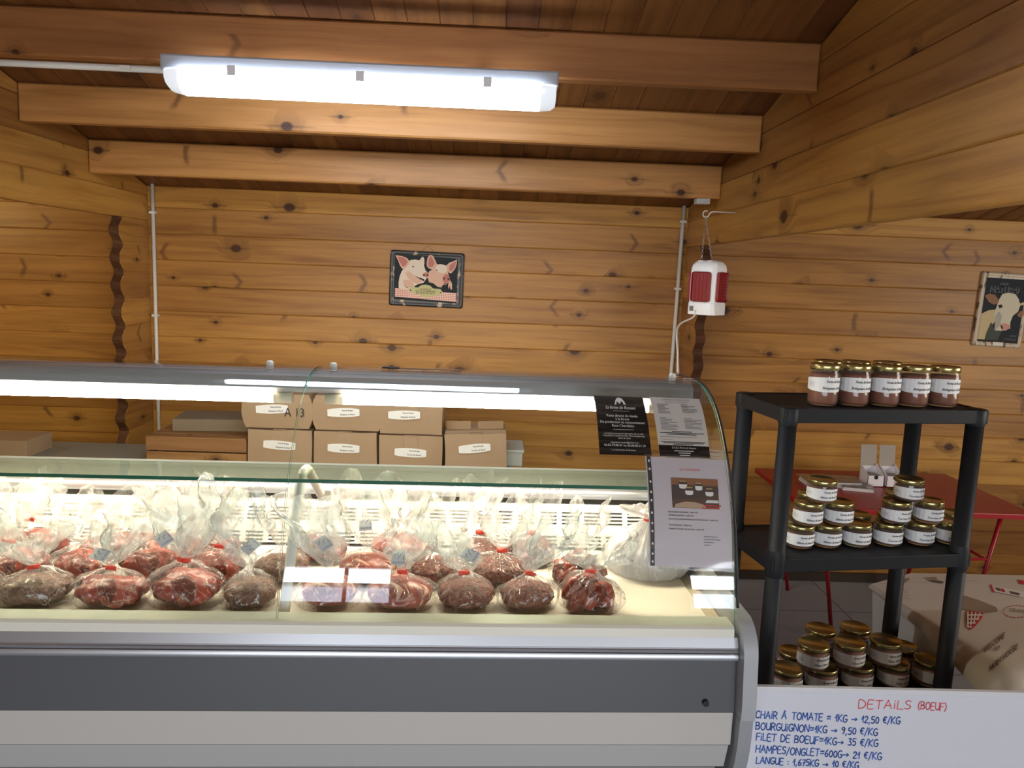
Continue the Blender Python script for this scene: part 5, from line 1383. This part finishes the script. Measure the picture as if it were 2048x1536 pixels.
# prints on the cloth
def cpt(px, py, lift=.002):
    best = None
    p_ = atZ(px, py, ZC+.0015)
    d = ray(px, py)
    lo_, hi_ = None, None
    # find where the ray meets the cloth by search on the grid
    bd = 1e9; bp_ = None
    for j in range(0, 63):
        for i in range(-8, 41):
            q = cloth_pt(i/40 if i >= 0 else i/8, j/62*1.45); r_ = q-EYEV; k = r_.dot(d)/d.dot(d); e_ = (r_-d*k).length
            if e_ < bd: bd, bp_ = e_, (i/40 if i >= 0 else i/8, j/62*1.45)
    s0, t0 = bp_; st = .025
    for _ in range(12):
        for ds, dt_ in ((st, 0), (-st, 0), (0, st), (0, -st)):
            q = cloth_pt(s0+ds, t0+dt_); r_ = q-EYEV; k = r_.dot(d)/d.dot(d); e_ = (r_-d*k).length
            if e_ < bd: bd = e_; s0 += ds; t0 += dt_
        st *= .6
    q = cloth_pt(s0, t0); nn = (cloth_pt(s0+.01, t0)-q).cross(cloth_pt(s0, t0+.01)-q).normalized()
    if nn.dot(d) > 0: nn = -nn
    return q+nn*lift
def cpoly(bm, pts, m_=0, lift=.002):
    bm.faces.new([bm.verts.new(cpt(*p_, lift)) for p_ in pts]).material_index = m_
M_TAN = mat('wicker print', (.27, .20, .14), .6); M_BRN = mat('brown print', (.13, .09, .07), .6); M_RP = mat('red print', (.48, .03, .04), .6); M_WP = mat('pale print', (.68, .65, .60), .5)
bm = B()
cpoly(bm, [(1775, 1168), (1800, 1158), (1818, 1150), (1818, 1158), (1790, 1180), (1780, 1178)], 0)
cpoly(bm, [(1845, 1150), (1872, 1153), (1875, 1160), (1852, 1156)], 0)
cpoly(bm, [(1852, 1160), (1870, 1160), (1888, 1164), (1884, 1168), (1866, 1165)], 1)
cpoly(bm, [(1893, 1192), (1905, 1188), (1930, 1192), (1960, 1202), (1992, 1215), (1996, 1224), (1970, 1228), (1940, 1222), (1910, 1218), (1896, 1210)], 0)
cpoly(bm, [(1896, 1214), (1912, 1222), (1910, 1252), (1902, 1252), (1895, 1230)], 2); cpoly(bm, [(1936, 1222), (1967, 1227), (1964, 1238), (1948, 1256), (1938, 1262), (1932, 1240)], 2)
for k in range(4): cpoly(bm, [(1934+k*8, 1224+k), (1937+k*8, 1224+k), (1937+k*6, 1256-k*5), (1934+k*6, 1257-k*5)], 3, .003); cpoly(bm, [(1934+k, 1230+k*8), (1965-k*7, 1230+k*8), (1965-k*7, 1233+k*8), (1934+k, 1233+k*8)], 3, .0032)
for k in range(3): cpoly(bm, [(1896+k*5, 1217+k*2), (1898+k*5, 1218+k*2), (1899+k*4, 1250), (1897+k*4, 1250)], 3, .003)
cpoly(bm, [(1984, 1172), (2048, 1184), (2048, 1196), (1988, 1184)], 3); cpoly(bm, [(1980, 1170), (1983, 1170), (1990, 1186), (1986, 1186)], 2)
cpoly(bm, [(1990, 1176), (1999, 1178), (2002, 1184), (1994, 1183)], 1, .003); cpoly(bm, [(2001, 1178), (2008, 1180), (2011, 1186), (2004, 1185)], 2, .003); cpoly(bm, [(2018, 1183), (2040, 1188), (2038, 1192), (2022, 1189)], 1, .003)
cpoly(bm, [(2036, 1160), (2048, 1162), (2048, 1170), (2038, 1168)], 2)
for k in range(22):
    a0 = k*2*PI/22; a1 = a0+.17; 
    if 2034+26*math.cos(a0) < 2054: cpoly(bm, [(2034+28*math.cos(a0), 1224+13*math.sin(a0)), (2034+28*math.cos(a1), 1224+13*math.sin(a1)), (2034+26*math.cos(a1), 1224+11.5*math.sin(a1)), (2034+26*math.cos(a0), 1224+11.5*math.sin(a0))], 2)
for k in range(9):
    for r_ in range(5):
        px_, py_ = 1786+k*5+r_*2, 1174+r_*6+k*1.2
        if px_ < 1818 and py_ < 1150+(px_-1745)*.62+8: cpoly(bm, [(px_, py_), (px_+1.4, py_), (px_+1.4, py_+1.4), (px_, py_+1.4)], 1)
# writing: placed by a local affine map of the picture
def ptext(s, px, py, size, wd, slope, m_):
    vs, fs, w0 = text_mesh(s)
    cache = {}
    V = [bm.verts.new(cpt(px+x*wd/w0+y*size*.15, py-y*size+slope*x*wd/w0, .0025)) for x, y in vs]
    for f in fs:
        try: bm.faces.new([V[i] for i in f]).material_index = m_
        except ValueError: pass
for o_ in (-.5, .5): ptext('WELCOME', 1987+o_, 1293, 17, 42, -.75, 1); ptext('TO', 1993+o_, 1303, 11, 12, -.75, 1); ptext('FARM HOUSE', 2006+o_, 1322, 17, 56, -.80, 1)
ptext('COUNTRY', 2036, 1226, 9, 34, .16, 1)
obj('print', bm, [M_TAN, M_BRN, M_RP, M_WP], ot, o0)
